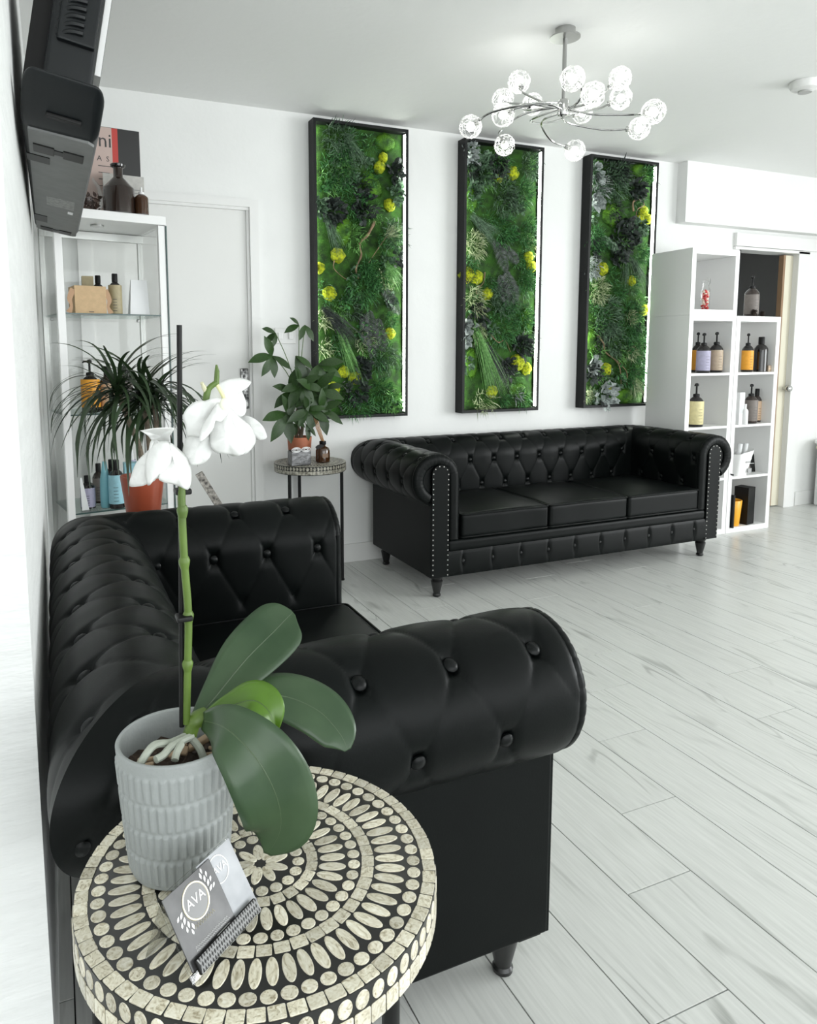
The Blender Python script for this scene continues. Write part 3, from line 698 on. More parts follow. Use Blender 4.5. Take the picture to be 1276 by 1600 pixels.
# rear strut that the plate leans on
ez = Bl+uy*Hc*.9-un*.004; gx = ez-Bl
mbs = MB(); fo = back*(.062); topv = uy*Hc*.92-un*.004
mbs.add([topv, topv+ux*Wc, fo+ux*Wc, fo, topv-back*.002, topv+ux*Wc-back*.002, fo+ux*Wc-back*.002, fo-back*.002], [(0, 1, 2, 3), (7, 6, 5, 4), (0, 4, 5, 1), (2, 6, 7, 3), (1, 5, 6, 2), (0, 3, 7, 4)])
mbs.build('rear_strut', M['clear'], ch, smooth=False)
cdm = mat('charcoal_card', (.020, .020, .021), .32, col2=(.09, .09, .09), vscale=22, spec=.4)
cd2 = mat('silver_card', (.34, .35, .37), .45, col2=(.46, .47, .49), vscale=25, spec=.3)
c1 = card_obj('business_card', MB().rbox(.002, Wc*.66, .010, Hc*.965, .0, .0012, .0003, 1, 0, 1), cdm, ch)
c1['label'] = 'dark card with a round monogram'
c2 = card_obj('business_card', MB().rbox(Wc*.50, Wc*.985, .006, Hc*.985, -.0016, -.0004, .0003, 1, 0, 1), cd2, ch)
c2['label'] = 'pale silver card behind the dark one'
card_obj('card_pattern_strip', MB().rbox(Wc*.06, Wc*.93, .004, .018, .0022, .0060, .0018, 3, 0, 1), M['black'], ch, True)
mbx = MB()
for i in range(26):
    x = Wc*.07+Wc*.85*i/26
    for dy in (-1, 1):
        mbx.prism([(x, .005 if dy > 0 else .0175), (x+.0013, .005 if dy > 0 else .0175), (x+.0053, .0175 if dy > 0 else .005), (x+.004, .0175 if dy > 0 else .005)], (0, 0, .0059), (1, 0, 0), (0, 1, 0), (0, 0, 1), .0004)
stuff(card_obj('woven_lines', mbx, mat('woven_thread', (.30, .30, .30), .6, spec=.2), ch))
GOLD = mat('gold_print', (.80, .74, .55), .3, metal=.3); PRW = mat('white_print', (.85, .85, .84), .5)
def card_text(txt, size, x, y, m, z=.0016, par=c1):
    me = text_mesh(txt, size, m); o = put('lettering', me, par); o.matrix_local = Matrix.Translation((x, y, z)); return o
cxm, cym = Wc*.34, Hc*.70
rgm = MB(); rgm.tube([(cxm+.0155*math.cos(2*PI*i/40), cym+.0155*math.sin(2*PI*i/40), .0014) for i in range(41)], .0009, 6)
rgm.build('emblem_ring', GOLD, c1)
MB().lathe([(.0001, .0011), (.0148, .0011), (.0148, .0014), (.0001, .0014)], (cxm, cym, 0), 32, cap=False).build('emblem_disc', mat('emblem_grey', (.12, .12, .12), .3), c1)
card_text('AVA', .0125, cxm, cym+.001, PRW)
mbx = MB()
for sg in (-1, 1):
    for i in range(4):
        a = (-.05+.27*i) if sg > 0 else PI+.05+.27*i
        p = Vector((cxm+.0205*math.cos(a), cym+.0205*math.sin(a), .0015)); dv = Vector((math.cos(a+.8), math.sin(a+.8), 0))
        mbx.leaf([p-dv*.003, p, p+dv*.003], [.0002, .0014, .0002], (0, 0, 1), 2, 3)
        p2 = p+Vector((math.cos(a), math.sin(a), 0))*.004; mbx.leaf([p2-dv*.002, p2+dv*.001, p2+dv*.003], [.0002, .0012, .0002], (0, 0, 1), 2, 3)
mbx.build('emblem_leaves', PRW, c1)
def squiggle(x0, x1, y, hgt_, m, par, z=.0015, step=.0011):
    pts = []; n = int((x1-x0)/step)
    for i in range(n+1): pts.append((x0+(x1-x0)*i/n, y+hgt_*(.5 if i % 2 else -.5)*(.5+.5*abs(math.sin(i*1.7))), z))
    return MB().tube(pts, .00022, 4).build('print_line', m, par)
squiggle(Wc*.22, Wc*.48, Hc*.47, .004, GOLD, c1, step=.0016)
squiggle(Wc*.14, Wc*.58, Hc*.30, .0016, PRW, c1); squiggle(Wc*.14, Wc*.60, Hc*.265, .0016, PRW, c1)
for w, y, x0 in ((.018, .205, .40), (.020, .165, .22), (.020, .14, .34), (.016, .115, .36)):
    MB().box(Wc*x0, Wc*x0+w, Hc*y, Hc*y+.0014, .0013, .0015).build('print_line', PRW, c1, smooth=False)
rg2 = MB(); rg2.tube([(Wc*.72+.0125*math.cos(2*PI*i/32), Hc*.78+.0125*math.sin(2*PI*i/32), -.0001) for i in range(33)], .0006, 6); rg2.build('emblem_ring', PRW, c2)
card_text('AVA', .010, Wc*.74, Hc*.78, PRW, .0001, c2)

# ------------------------------------------------------------------ framed moss pictures
MOSS = mat('green_moss', (.030, .11, .008), .9, col2=(.008, .03, .003), vscale=24)  # dark second colour paints the shadows between moss clumps
MOSSB = mat('moss_fibres', (.12, .30, .014), .8, col2=(.014, .065, .006), vscale=16)  # fibres carry the same painted shadow patches
YEL = mat('yellow_moss', (.50, .55, .010), .9, col2=(.13, .19, .006), vscale=55, bump=1.0, bscale=90)
def gr(name, c, c2): return mat(name, c, .5, col2=c2, vscale=75)  # lighter second colour paints highlights into the foliage
GRN = {'a': gr('fern_green', (.010, .055, .018), (.10, .31, .09)), 'b': gr('bright_grass', (.07, .22, .035), (.25, .52, .16)),
       'c': gr('grey_green_leaf', (.018, .045, .024), (.17, .29, .17)), 'd': gr('charcoal_leaf', (.006, .009, .008), (.060, .078, .068)),
       'e': gr('silver_leaf', (.20, .23, .22), (.50, .55, .53)), 'f': gr('pale_grass', (.20, .28, .10), (.55, .60, .40))}
WOOD = mat('driftwood', (.33, .22, .13), .7, var=.5, vscale=40)
def blade(mb, p, d, l, w, n, droop=0.0, seg=3):
    pts = []; d = Vector(d).normalized()
    for i in range(seg+1):
        t = i/seg; pts.append(p+d*(l*t)+Vector((0, -.12*l*t*(1-t), -droop*l*t*t)))
    nn = Vector(n); vs = []; fs = []
    for i, q in enumerate(pts):
        tt = (pts[min(i+1, seg)]-pts[max(i-1, 0)]).normalized(); sd = tt.cross(nn)
        sd = sd.normalized() if sd.length > 1e-5 else tt.orthogonal().normalized()
        t = i/seg; ww = w*(math.sin(PI*(.12+.88*t)) if i < seg else .0)
        vs += [q-sd*ww, q+sd*ww]
    for i in range(seg): fs.append((2*i, 2*i+1, 2*i+3, 2*i+2))
    mb.add(vs, fs)
def rdir(rng, out=.6, up=0.0):
    a = rng.uniform(0, 2*PI); return Vector((math.cos(a), -out*rng.uniform(.3, 1.2), math.sin(a)+up))
def PX_inv(x, z):
    v = Vector((x, D-.05, z))-CAMP; d = v.dot(F_); return (CX+FPX*v.dot(R_)/d, CY-FPX*v.dot(U_)/d)
def moss_picture(label, x0, x1, z0, z1, dpt, items, seed):
    rng = random.Random(seed)
    o3 = Vector(((x0+x1)/2, D, z0)); t = thing('moss_picture', label, 'wall art', o3, 0, 'moss pictures on the back wall'); del t['group']
    w2 = (x1-x0)/2; hh = z1-z0; fw = .016; yf = -dpt; yb = -.004
    fr = MB(); fr.box(-w2, -w2+fw, yf, yb, 0, hh); fr.box(w2-fw, w2, yf, yb, 0, hh); fr.box(-w2+fw, w2-fw, yf, yb, 0, fw); fr.box(-w2+fw, w2-fw, yf, yb, hh-fw, hh)
    fr.build('frame', M['frame'], t, smooth=False)
    MB().box(-w2+fw, w2-fw, -.012, -.004, fw, hh-fw).build('backing_board', M['frame'], t, smooth=False)
    for sg in (-1, 1):
        xa, xb = (w2-fw-.0025, w2-fw-.0005) if sg > 0 else (-w2+fw+.0005, -w2+fw+.0025)
        yo = .0 if sg > 0 else .030
        MB().box(xa, xb, yf+.004+yo, yf+.028+yo, fw+.01, hh-fw-.01).build('led_strip', M['led'], t, smooth=False)
    # moss bed: uneven cushion surface covered in fibres
    def bed(x, z): return -.020-.020*(noise.noise(Vector((x*9, z*9, seed)))*.5+.5)-.007*(noise.noise(Vector((x*30, z*30, seed)))*.5+.5)
    nx, nz = 30, 84; vs = []; fs = []; xa, xb = -w2+fw+.001, w2-fw-.001; za, zb = fw+.001, hh-fw-.001
    for i in range(nx+1):
        for j in range(nz+1):
            x = xa+(xb-xa)*i/nx; z = za+(zb-za)*j/nz; vs.append((x, bed(x, z), z))
    for i in range(nx):
        for j in range(nz): fs.append((i*(nz+1)+j, (i+1)*(nz+1)+j, (i+1)*(nz+1)+j+1, i*(nz+1)+j+1))
    b = MB(); b.add(vs, fs); bo = b.build('moss_bed', MOSS, t)
    fb = MB()
    for i in range(16000):
        x = rng.uniform(xa+.012, xb-.012); z = rng.uniform(za+.006, zb-.006); p = Vector((x, bed(x, z)+.002, z))
        blade(fb, p, rdir(rng, 1.1), rng.uniform(.010, .026), rng.uniform(.0008, .0018), rdir(rng), .1, 1)
    stuff(fb.build('moss_fibres', MOSSB, bo, ang=180))
    def P3(px, py, off=.0):
        q = PX(px, py, 1, D-.05)-o3; x = max(-w2+fw+.012, min(w2-fw-.012, q.x)); z = max(fw+.012, min(hh-fw-.012, q.z)); return Vector((x, bed(x, z)-off, z))
    fill = []
    for i in range(40):
        fx = PX_inv(o3.x+rng.uniform(-w2*.85, w2*.85), z0+rng.uniform(.04, hh-.04)); c = rng.choice('aaacbbdf')
        if rng.random() < .75: fill.append(('spray', *fx, rng.uniform(.03, .06), rng.randint(40, 80), rng.uniform(.03, .055), rng.uniform(.0020, .0032), c))
        else: fill.append(('round', *fx, rng.uniform(.025, .045), rng.randint(10, 22), .036, .010, rng.choice('ccda')))
    for it in fill+items:
        k = it[0]
        if k == 'ball':
            _, px, py, r = it; r *= 1.22; p = P3(px, py, .008); mb = MB(); mb.ell((0, 0, 0), r, r*.75, r, 14)
            mb.v = [tuple(Vector(v)*(1+.22*noise.noise(Vector(v)*70+Vector((px, py, 0)))+.10*noise.noise(Vector(v)*200))) for v in mb.v]
            o = mb.build('moss_ball', YEL, t, ang=180); o.location = p
        elif k == 'mound':
            _, px, py, rx, rz, ang = it; p = P3(px, py, .0); mb = MB(); mb.ell((0, 0, 0), rx*.9, .026, rz*.9, 14, Matrix.Rotation(ang, 3, 'Y'))
            mb.v = [tuple(Vector(v)*(1+.10*noise.noise(Vector(v)*40)+.05*noise.noise(Vector(v)*150))) for v in mb.v]; base = list(mb.v)
            for i in range(2600):
                v = Vector(rng.choice(base))
                if v.y < .004: blade(mb, v, v.normalized()+rdir(rng)*.8, .014, .0013, rdir(rng), .1, 1)
            o = mb.build('moss_mound', MOSSB, t, ang=180); o.location = p
        elif k == 'wood':
            pts = [P3(a, b, .022+.012*math.sin(i*1.9)) for i, (a, b) in enumerate(it[1])]; c = catmull(pts, 6); n = len(c)
            MB().tube(c, [it[2]*(1.0-.65*i/n)*(1+.18*math.sin(i*1.1)) for i in range(n)], 8).build('driftwood', WOOD, t)
        elif k in ('spray', 'round'):
            _, px, py, rad, n, ln_, wd, col = it[:8]; up = it[8] if len(it) > 8 else 0.0; mb = MB(); c = P3(px, py, .0)
            n = int(n*1.5)
            for i in range(n):
                a = rng.uniform(0, 2*PI); rr = rad*math.sqrt(rng.random()); x = c.x+rr*math.cos(a); z = c.z+rr*math.sin(a)*1.25
                x = max(-w2+fw+.006, min(w2-fw-.012, x)); z = max(fw+.004, min(hh-fw-.008, z))
                p = Vector((x, bed(x, z)-rng.uniform(0, .03), z)); d = Vector((x-c.x, -.03-.6*rad*rng.random(), z-c.z)).normalized()*.8+rdir(rng, .5)*.75+Vector((0, 0, up))
                if k == 'spray': blade(mb, p, d, ln_*rng.uniform(.5, 1.15), wd*rng.uniform(.7, 1.2), rdir(rng, 1.5), rng.uniform(.0, .5))
                else: blade(mb, p, d, ln_*rng.uniform(.7, 1.2), wd*rng.uniform(.8, 1.2), Vector((rng.uniform(-.6, .6), -1, rng.uniform(-.6, .6))), .15, 4)
            mb.v = [(max(-w2+fw+.002, min(v[0], w2-fw-.010)) if v[1] > yf+.036 else v[0], min(v[1], -.016), max(v[2], fw+.002) if v[1] > yf else v[2]) for v in mb.v]
            mb.v = [(v[0], max(v[1], yf+.001) if v[0] > w2-.045 else v[1], v[2]) for v in mb.v]
            mb.build('fern_spray' if k == 'spray' else 'leaf_cluster', GRN[col], t, ang=180)
        elif k == 'frond':
            _, a, b_, wd, col = it; p0 = P3(*a, .02); p1 = P3(*b_, .03); mb = MB(); ax = p1-p0; L = ax.length; n = int(L/.012)+4; ax.normalize(); sd = ax.cross(Vector((0, -1, 0))).normalized()
            mb.tube([p0, (p0+p1)/2+Vector((0, -.008, 0)), p1], [.0016, .0013, .0006], 5)
            for i in range(n):
                s = i/n; q = p0.lerp(p1, s)+Vector((0, -.032*s*(1-s), 0)); l = wd*math.sin(PI*(.15+.83*s))**.7
                for sg in (-1, 1): blade(mb, q, sd*sg+ax*.45+Vector((0, -.15*rng.random(), 0)), l*rng.uniform(.85, 1.1), .0036, (rng.uniform(-.5, .5), -1, rng.uniform(-.5, .5)), .25)
            mb.build('fern_frond', GRN[col], t, ang=180)
        elif k == 'plume':
            _, a, b_, spread, n, col = it; p0 = P3(*a, .02); p1 = P3(*b_, .035); mb = MB(); ax = p1-p0; L = ax.length
            for i in range(n):
                d = ax.normalized()+Vector((rng.gauss(0, spread), rng.gauss(-.05, .08), rng.gauss(0, spread)))
                blade(mb, p0+Vector((rng.gauss(0, .01), -rng.uniform(0, .02), rng.gauss(0, .01))), d, L*rng.uniform(.45, 1.1), .0011, rdir(rng, 1.5), .05, 4)
            mb.v = [(max(-w2+fw+.002, min(v[0], w2-fw-.010)), min(v[1], -.016), v[2]) for v in mb.v]
            mb.build('grass_plume', GRN[col], t, ang=180)
    return t
def A1(x, y): return (460+x/3.075, 160+y/3.075)
def A2(x, y): return (690+x/3.333, 190+y/3.333)
def A3(x, y): return (880+x/3.636, 220+y/3.636)
def IT(A, L):
    out = []
    for it in L:
        k = it[0]
        if k in ('wood',): out.append((k, [A(*q) for q in it[1]], it[2]))
        elif k in ('frond', 'plume'): out.append((k, A(*it[1]), A(*it[2]))+tuple(it[3:]))
        else: out.append((k, *A(it[1], it[2]))+tuple(it[3:]))
    return out
L1 = [('spray', 210, 160, .075, 170, .075, .0028, 'c', .2), ('spray', 200, 330, .08, 210, .06, .0026, 'a'), ('spray', 230, 300, .07, 120, .06, .0024, 'c'), ('plume', (250, 170), (340, 330), .16, 60, 'c'),
      ('mound', 375, 390, .055, .085, -.7), ('mound', 240, 620, .05, .09, .3), ('mound', 440, 190, .07, .05, 0), ('ball', 430, 262, .023), ('ball', 408, 312, .028), ('ball', 458, 492, .030), ('ball', 210, 735, .034), ('ball', 122, 795, .026), ('ball', 170, 918, .034), ('ball', 457, 1110, .028), ('ball', 240, 1295, .028), ('ball', 290, 1325, .030), ('ball', 185, 1378, .034),
      ('round', 185, 525, .055, 46, .050, .014, 'd'), ('round', 335, 500, .060, 50, .050, .013, 'd'), ('round', 490, 330, .040, 36, .045, .013, 'd'), ('round', 490, 430, .045, 40, .045, .012, 'c'), ('round', 300, 1390, .055, 46, .045, .012, 'd'), ('round', 320, 1280, .045, 24, .055, .016, 'd'), ('round', 120, 500, .03, 24, .045, .013, 'c'),
      ('plume', (150, 560), (210, 740), .12, 70, 'c'), ('wood', [(383, 572), (350, 635), (312, 680), (320, 735), (290, 800), (305, 846)], .009), ('wood', [(460, 620), (405, 690), (350, 780), (312, 835)], .003), ('wood', [(190, 760), (185, 800), (240, 845), (270, 850)], .003),
      ('spray', 330, 880, .085, 260, .055, .0026, 'a'), ('spray', 400, 830, .06, 120, .05, .0030, 'a'), ('plume', (440, 780), (500, 900), .25, 80, 'b'), ('spray', 480, 640, .06, 120, .07, .0020, 'c'), ('plume', (440, 640), (520, 590), .3, 50, 'f'),
      ('plume', (135, 990), (300, 1180), .14, 130, 'd'), ('plume', (200, 1060), (290, 1340), .07, 70, 'b'), ('spray', 135, 1040, .035, 60, .055, .0028, 'f'), ('frond', (420, 880), (500, 1020), .045, 'd'), ('frond', (360, 1000), (370, 1230), .055, 'd'), ('frond', (400, 1040), (420, 1200), .045, 'd'), ('frond', (330, 1020), (345, 1180), .045, 'd'),
      ('spray', 430, 1220, .065, 150, .055, .0024, 'c'), ('spray', 410, 1400, .075, 190, .055, .0024, 'a'), ('spray', 300, 1480, .085, 200, .055, .0024, 'a', -.35), ('spray', 470, 1440, .05, 100, .06, .0022, 'b', -.2), ('spray', 145, 1180, .04, 50, .06, .0018, 'f'), ('spray', 500, 1250, .03, 40, .07, .0018, 'c')]
moss_picture('tall moss picture with a curled driftwood twig, beside the money tree', 1.340, 1.908, .866, 2.485, .085, IT(A1, L1), 1)
L2 = [('round', 150, 160, .045, 40, .045, .013, 'e'), ('round', 210, 250, .075, 90, .050, .014, 'c'), ('round', 300, 225, .05, 50, .045, .012, 'd'), ('ball', 372, 268, .034), ('ball', 300, 292, .026), ('spray', 460, 230, .06, 130, .06, .0024, 'c'), ('spray', 330, 390, .085, 240, .06, .0024, 'c'), ('spray', 430, 370, .06, 120, .055, .0024, 'a'), ('mound', 160, 400, .05, .08, 0), ('mound', 160, 1260, .05, .09, 0), ('mound', 440, 1030, .045, .07, 0), ('mound', 400, 1400, .07, .05, 0),
      ('plume', (150, 500), (270, 620), .22, 120, 'c'), ('spray', 170, 640, .06, 150, .055, .0024, 'f'), ('spray', 320, 560, .08, 180, .05, .0024, 'a'), ('frond', (270, 620), (330, 780), .05, 'd'), ('frond', (320, 640), (390, 740), .045, 'd'), ('frond', (330, 780), (380, 950), .06, 'd'), ('frond', (300, 800), (330, 960), .05, 'd'), ('spray', 440, 590, .055, 150, .05, .0022, 'a'), ('spray', 440, 830, .06, 150, .07, .0020, 'a'),
      ('ball', 132, 798, .040), ('ball', 188, 810, .034), ('ball', 452, 705, .028), ('ball', 470, 755, .030), ('ball', 240, 898, .030), ('ball', 395, 1255, .042), ('ball', 442, 1285, .034), ('ball', 262, 1405, .032), ('wood', [(222, 785), (210, 840), (180, 880), (195, 915)], .0035), ('spray', 170, 930, .06, 110, .07, .0026, 'f'), ('spray', 320, 930, .07, 140, .06, .0022, 'c'),
      ('round', 135, 1060, .028, 14, .055, .022, 'e'), ('round', 130, 1130, .022, 12, .055, .018, 'e'), ('round', 190, 1010, .05, 36, .055, .016, 'd'), ('spray', 320, 1060, .10, 260, .055, .0024, 'a'), ('spray', 430, 1020, .06, 130, .05, .0024, 'a'), ('wood', [(250, 1110), (285, 1150), (330, 1140), (360, 1200)], .0035),
      ('plume', (160, 1050), (270, 1420), .10, 170, 'b'), ('plume', (180, 1120), (340, 1400), .12, 140, 'd'), ('round', 420, 1170, .055, 46, .045, .012, 'd'), ('round', 340, 1280, .04, 30, .045, .014, 'd'), ('spray', 220, 1470, .07, 100, .06, .0030, 'f', .1), ('spray', 390, 1420, .03, 30, .04, .0030, 'e'), ('spray', 450, 1150, .05, 100, .05, .0024, 'c')]
moss_picture('moss picture with pale leaves at its upper corner, between the other two', 2.278, 2.842, .866, 2.485, .085, IT(A2, L2), 2)
L3 = [('round', 185, 180, .03, 12, .065, .024, 'e'), ('round', 190, 345, .03, 12, .065, .024, 'e'), ('spray', 200, 260, .06, 110, .06, .0036, 'e'), ('spray', 300, 220, .09, 260, .065, .0034, 'c'), ('spray', 330, 170, .05, 80, .07, .0050, 'd'), ('mound', 440, 170, .07, .05, 0), ('mound', 280, 420, .085, .075, 0), ('mound', 165, 1140, .04, .08, 0), ('mound', 350, 1450, .09, .05, 0), ('round', 420, 270, .05, 40, .05, .014, 'd'), ('spray', 480, 200, .05, 110, .06, .0024, 'a'), ('wood', [(395, 400), (385, 350), (440, 335), (460, 365), (410, 395), (410, 460)], .006),
      ('ball', 458, 400, .030), ('ball', 480, 445, .030), ('ball', 440, 445, .026), ('ball', 226, 728, .034), ('ball', 390, 795, .028), ('ball', 462, 962, .032), ('ball', 245, 1300, .034), ('ball', 205, 1285, .022), ('ball', 268, 1400, .026),
      ('spray', 180, 560, .06, 170, .05, .0030, 'a'), ('frond', (220, 540), (310, 640), .04, 'c'), ('round', 350, 540, .09, 110, .048, .014, 'd'), ('round', 400, 510, .06, 50, .048, .013, 'c'), ('round', 310, 660, .05, 36, .048, .014, 'd'), ('spray', 170, 720, .05, 130, .045, .0032, 'e'), ('plume', (370, 660), (460, 840), .10, 90, 'c'), ('plume', (350, 680), (320, 850), .12, 60, 'c'), ('spray', 440, 640, .05, 110, .06, .0024, 'a'),
      ('spray', 200, 850, .065, 160, .05, .0028, 'f'), ('spray', 250, 1000, .10, 260, .065, .0030, 'c'), ('spray', 380, 1020, .10, 300, .06, .0024, 'a'), ('spray', 290, 1130, .08, 220, .06, .0026, 'c'), ('spray', 420, 1150, .09, 240, .06, .0024, 'a'), ('wood', [(190, 1105), (215, 1150), (240, 1200), (300, 1250), (310, 1300), (325, 1385)], .007), ('wood', [(300, 1250), (345, 1310), (362, 1385)], .004),
      ('spray', 420, 1330, .08, 220, .06, .0024, 'a'), ('plume', (400, 1360), (420, 1500), .28, 90, 'f'), ('round', 165, 1310, .045, 34, .050, .015, 'd'), ('round', 160, 1280, .03, 14, .055, .017, 'e'), ('round', 240, 1460, .07, 46, .060, .017, 'e'), ('spray', 140, 1440, .03, 50, .05, .0026, 'f')]
moss_picture('moss picture with a hooked twig, beside the tall white shelves', 3.205, 3.772, .866, 2.485, .085, IT(A3, L3), 3)

# ------------------------------------------------------------------ chandelier
ck = PX(883, 45, 2, H); HX, HY, HZ = ck.x, ck.y, 2.222
chn = thing('chandelier', 'chrome chandelier with swirling arms and glowing wire globes', 'chandelier', (HX, HY, H))
MB().lathe([(.040, -.0005), (.040, -.030), (.060, -.031), (.060, -.036), (.001, -.038)], n=32).build('ceiling_rose', M['steel'], chn)
MB().tube([(0, 0, -.036), (0, 0, HZ-H-.02)], .0085, 12).build('stem', M['steel'], chn)
MB().lathe([(.001, .030), (.020, .030), (.022, .024), (.022, -.024), (.020, -.030), (.006, -.036), (.001, -.045)], (0, 0, HZ-H), 20).build('hub', M['chrome'], chn)
rng = random.Random(5); wm = MB()
for i in range(56):
    c = Vector((rng.gauss(0, 1), rng.gauss(0, 1), rng.gauss(0, 1))).normalized(); a = c.orthogonal().normalized(); b = c.cross(a)
    rr = rng.uniform(.008, .022); off = math.sqrt(max(.0, .046**2-rr*rr)); pts = []
    for k in range(9):
        th = 2*PI*k/8; q = c*off+(a*math.cos(th)+b*math.sin(th))*rr; pts.append(q*(1+.05*math.sin(3*th+i)))
    wm.tube(pts, .0008, 4, cap=False)
WIRE = mat('bright_aluminium_wire', (.92, .92, .90), .35, metal=.2, emit=(1, 1, .98), estr=.05)
wire_me = wm.mesh('wire_shell', WIRE); bulb_me = MB().ell((0, 0, 0), .017, .017, .020, 8).mesh('bulb', mat('lit_bulb', (1, 1, 1), .4, emit=(1, 1, .97), estr=13.0))
sph = MB().ell((0, 0, 0), .040, n=12).mesh('glass_globe', sheet_glass('frosted_globe', (.98, .98, .98), .12)); cup = MB().lathe([(.006, -.012), (.011, -.010), (.011, .012), (.006, .014)], n=12).mesh('socket', M['chrome'])
G = [(810.6, 128, 18.5), (894, 123, 20.5), (926.7, 147.6, 20.5), (968.4, 122.6, 18.8), (969.3, 153.5, 18.8), (1020.6, 175, 20), (998, 201, 18), (897.9, 235.4, 17.2), (788, 226.8, 17.2), (734.7, 198, 18.8), (786, 179.7, 19), (785.3, 156, 18), (832, 163, 17.6), (909.5, 176.8, 16.4)]
hub = Vector((HX, HY, HZ))
for gx, gy, gr in G:
    d = ray(gx, gy); z = FPX*.050/gr; p = CAMP+d*z
    rel = p-hub; ra = math.hypot(rel.x, rel.y)
    lp = p-Vector((HX, HY, H))
    ang = math.atan2(rel.y, rel.x); st_ = ang+1.25
    h0 = Vector((.016*math.cos(st_), .016*math.sin(st_), HZ-H+rng.uniform(-.018, .018)))
    m1 = Vector((.42*ra*math.cos(ang+.75), .42*ra*math.sin(ang+.75), HZ-H+rel.z*.15)); m2 = Vector((.80*ra*math.cos(ang+.32), .80*ra*math.sin(ang+.32), HZ-H+rel.z*.55))
    gd = (lp-m2).normalized(); e = lp-gd*.050
    arm = MB().tube(catmull([h0, m1, m2, e], 8), .0042, 8).build('arm', M['chrome'], chn)
    so = put('socket', cup, arm, lp-gd*.044); so.rotation_euler = gd.to_track_quat('Z', 'Y').to_euler()
    g = put('wire_globe', wire_me, chn, lp); g.rotation_euler = (rng.uniform(0, 6), rng.uniform(0, 6), 0)
    put('bulb', bulb_me, g)

# ------------------------------------------------------------------ white cube shelves on the right
SF, SBK = 3.448, 3.790
def shelf_unit(label, x0, x1, z0, z1, rows):
    t = thing('shelf_unit', label, 'shelf', ((x0+x1)/2, SBK, z0)); w = (x1-x0)/2; h = z1-z0; e = .036; yf = SF-SBK
    for a, b in ((-w, -w+e), (w-e, w)): MB().rbox(a, b, yf, 0, 0, h, .0015, 1, 0, 1).build('side_panel', M['white'], t)
    MB().rbox(-w+e, w-e, yf, 0, 0, e, .0015, 1, 0, 1).build('bottom_panel', M['white'], t); MB().rbox(-w+e, w-e, yf, 0, h-e, h, .0015, 1, 0, 1).build('top_panel', M['white'], t)
    p = (h-2*e+.016)/rows
    for i in range(1, rows): MB().rbox(-w+e, w-e, yf+.001, 0, e+p*i-.016, e+p*i, .001, 1, 0, 1).build('shelf_board', M['white'], t)
    return [z0+e+p*i for i in range(rows)]
rowsL = shelf_unit('white four-cube shelf tower next to the sofa arm', 3.735, 4.153, 0, 1.468, 4)
rowsT = shelf_unit('single white cube stacked on the shelf tower', 3.735, 4.153, 1.4685, 1.887, 1)
rowsR = shelf_unit('white four-cube shelf tower in front of the doorway', 4.158, 4.576, 0, 1.468, 4)

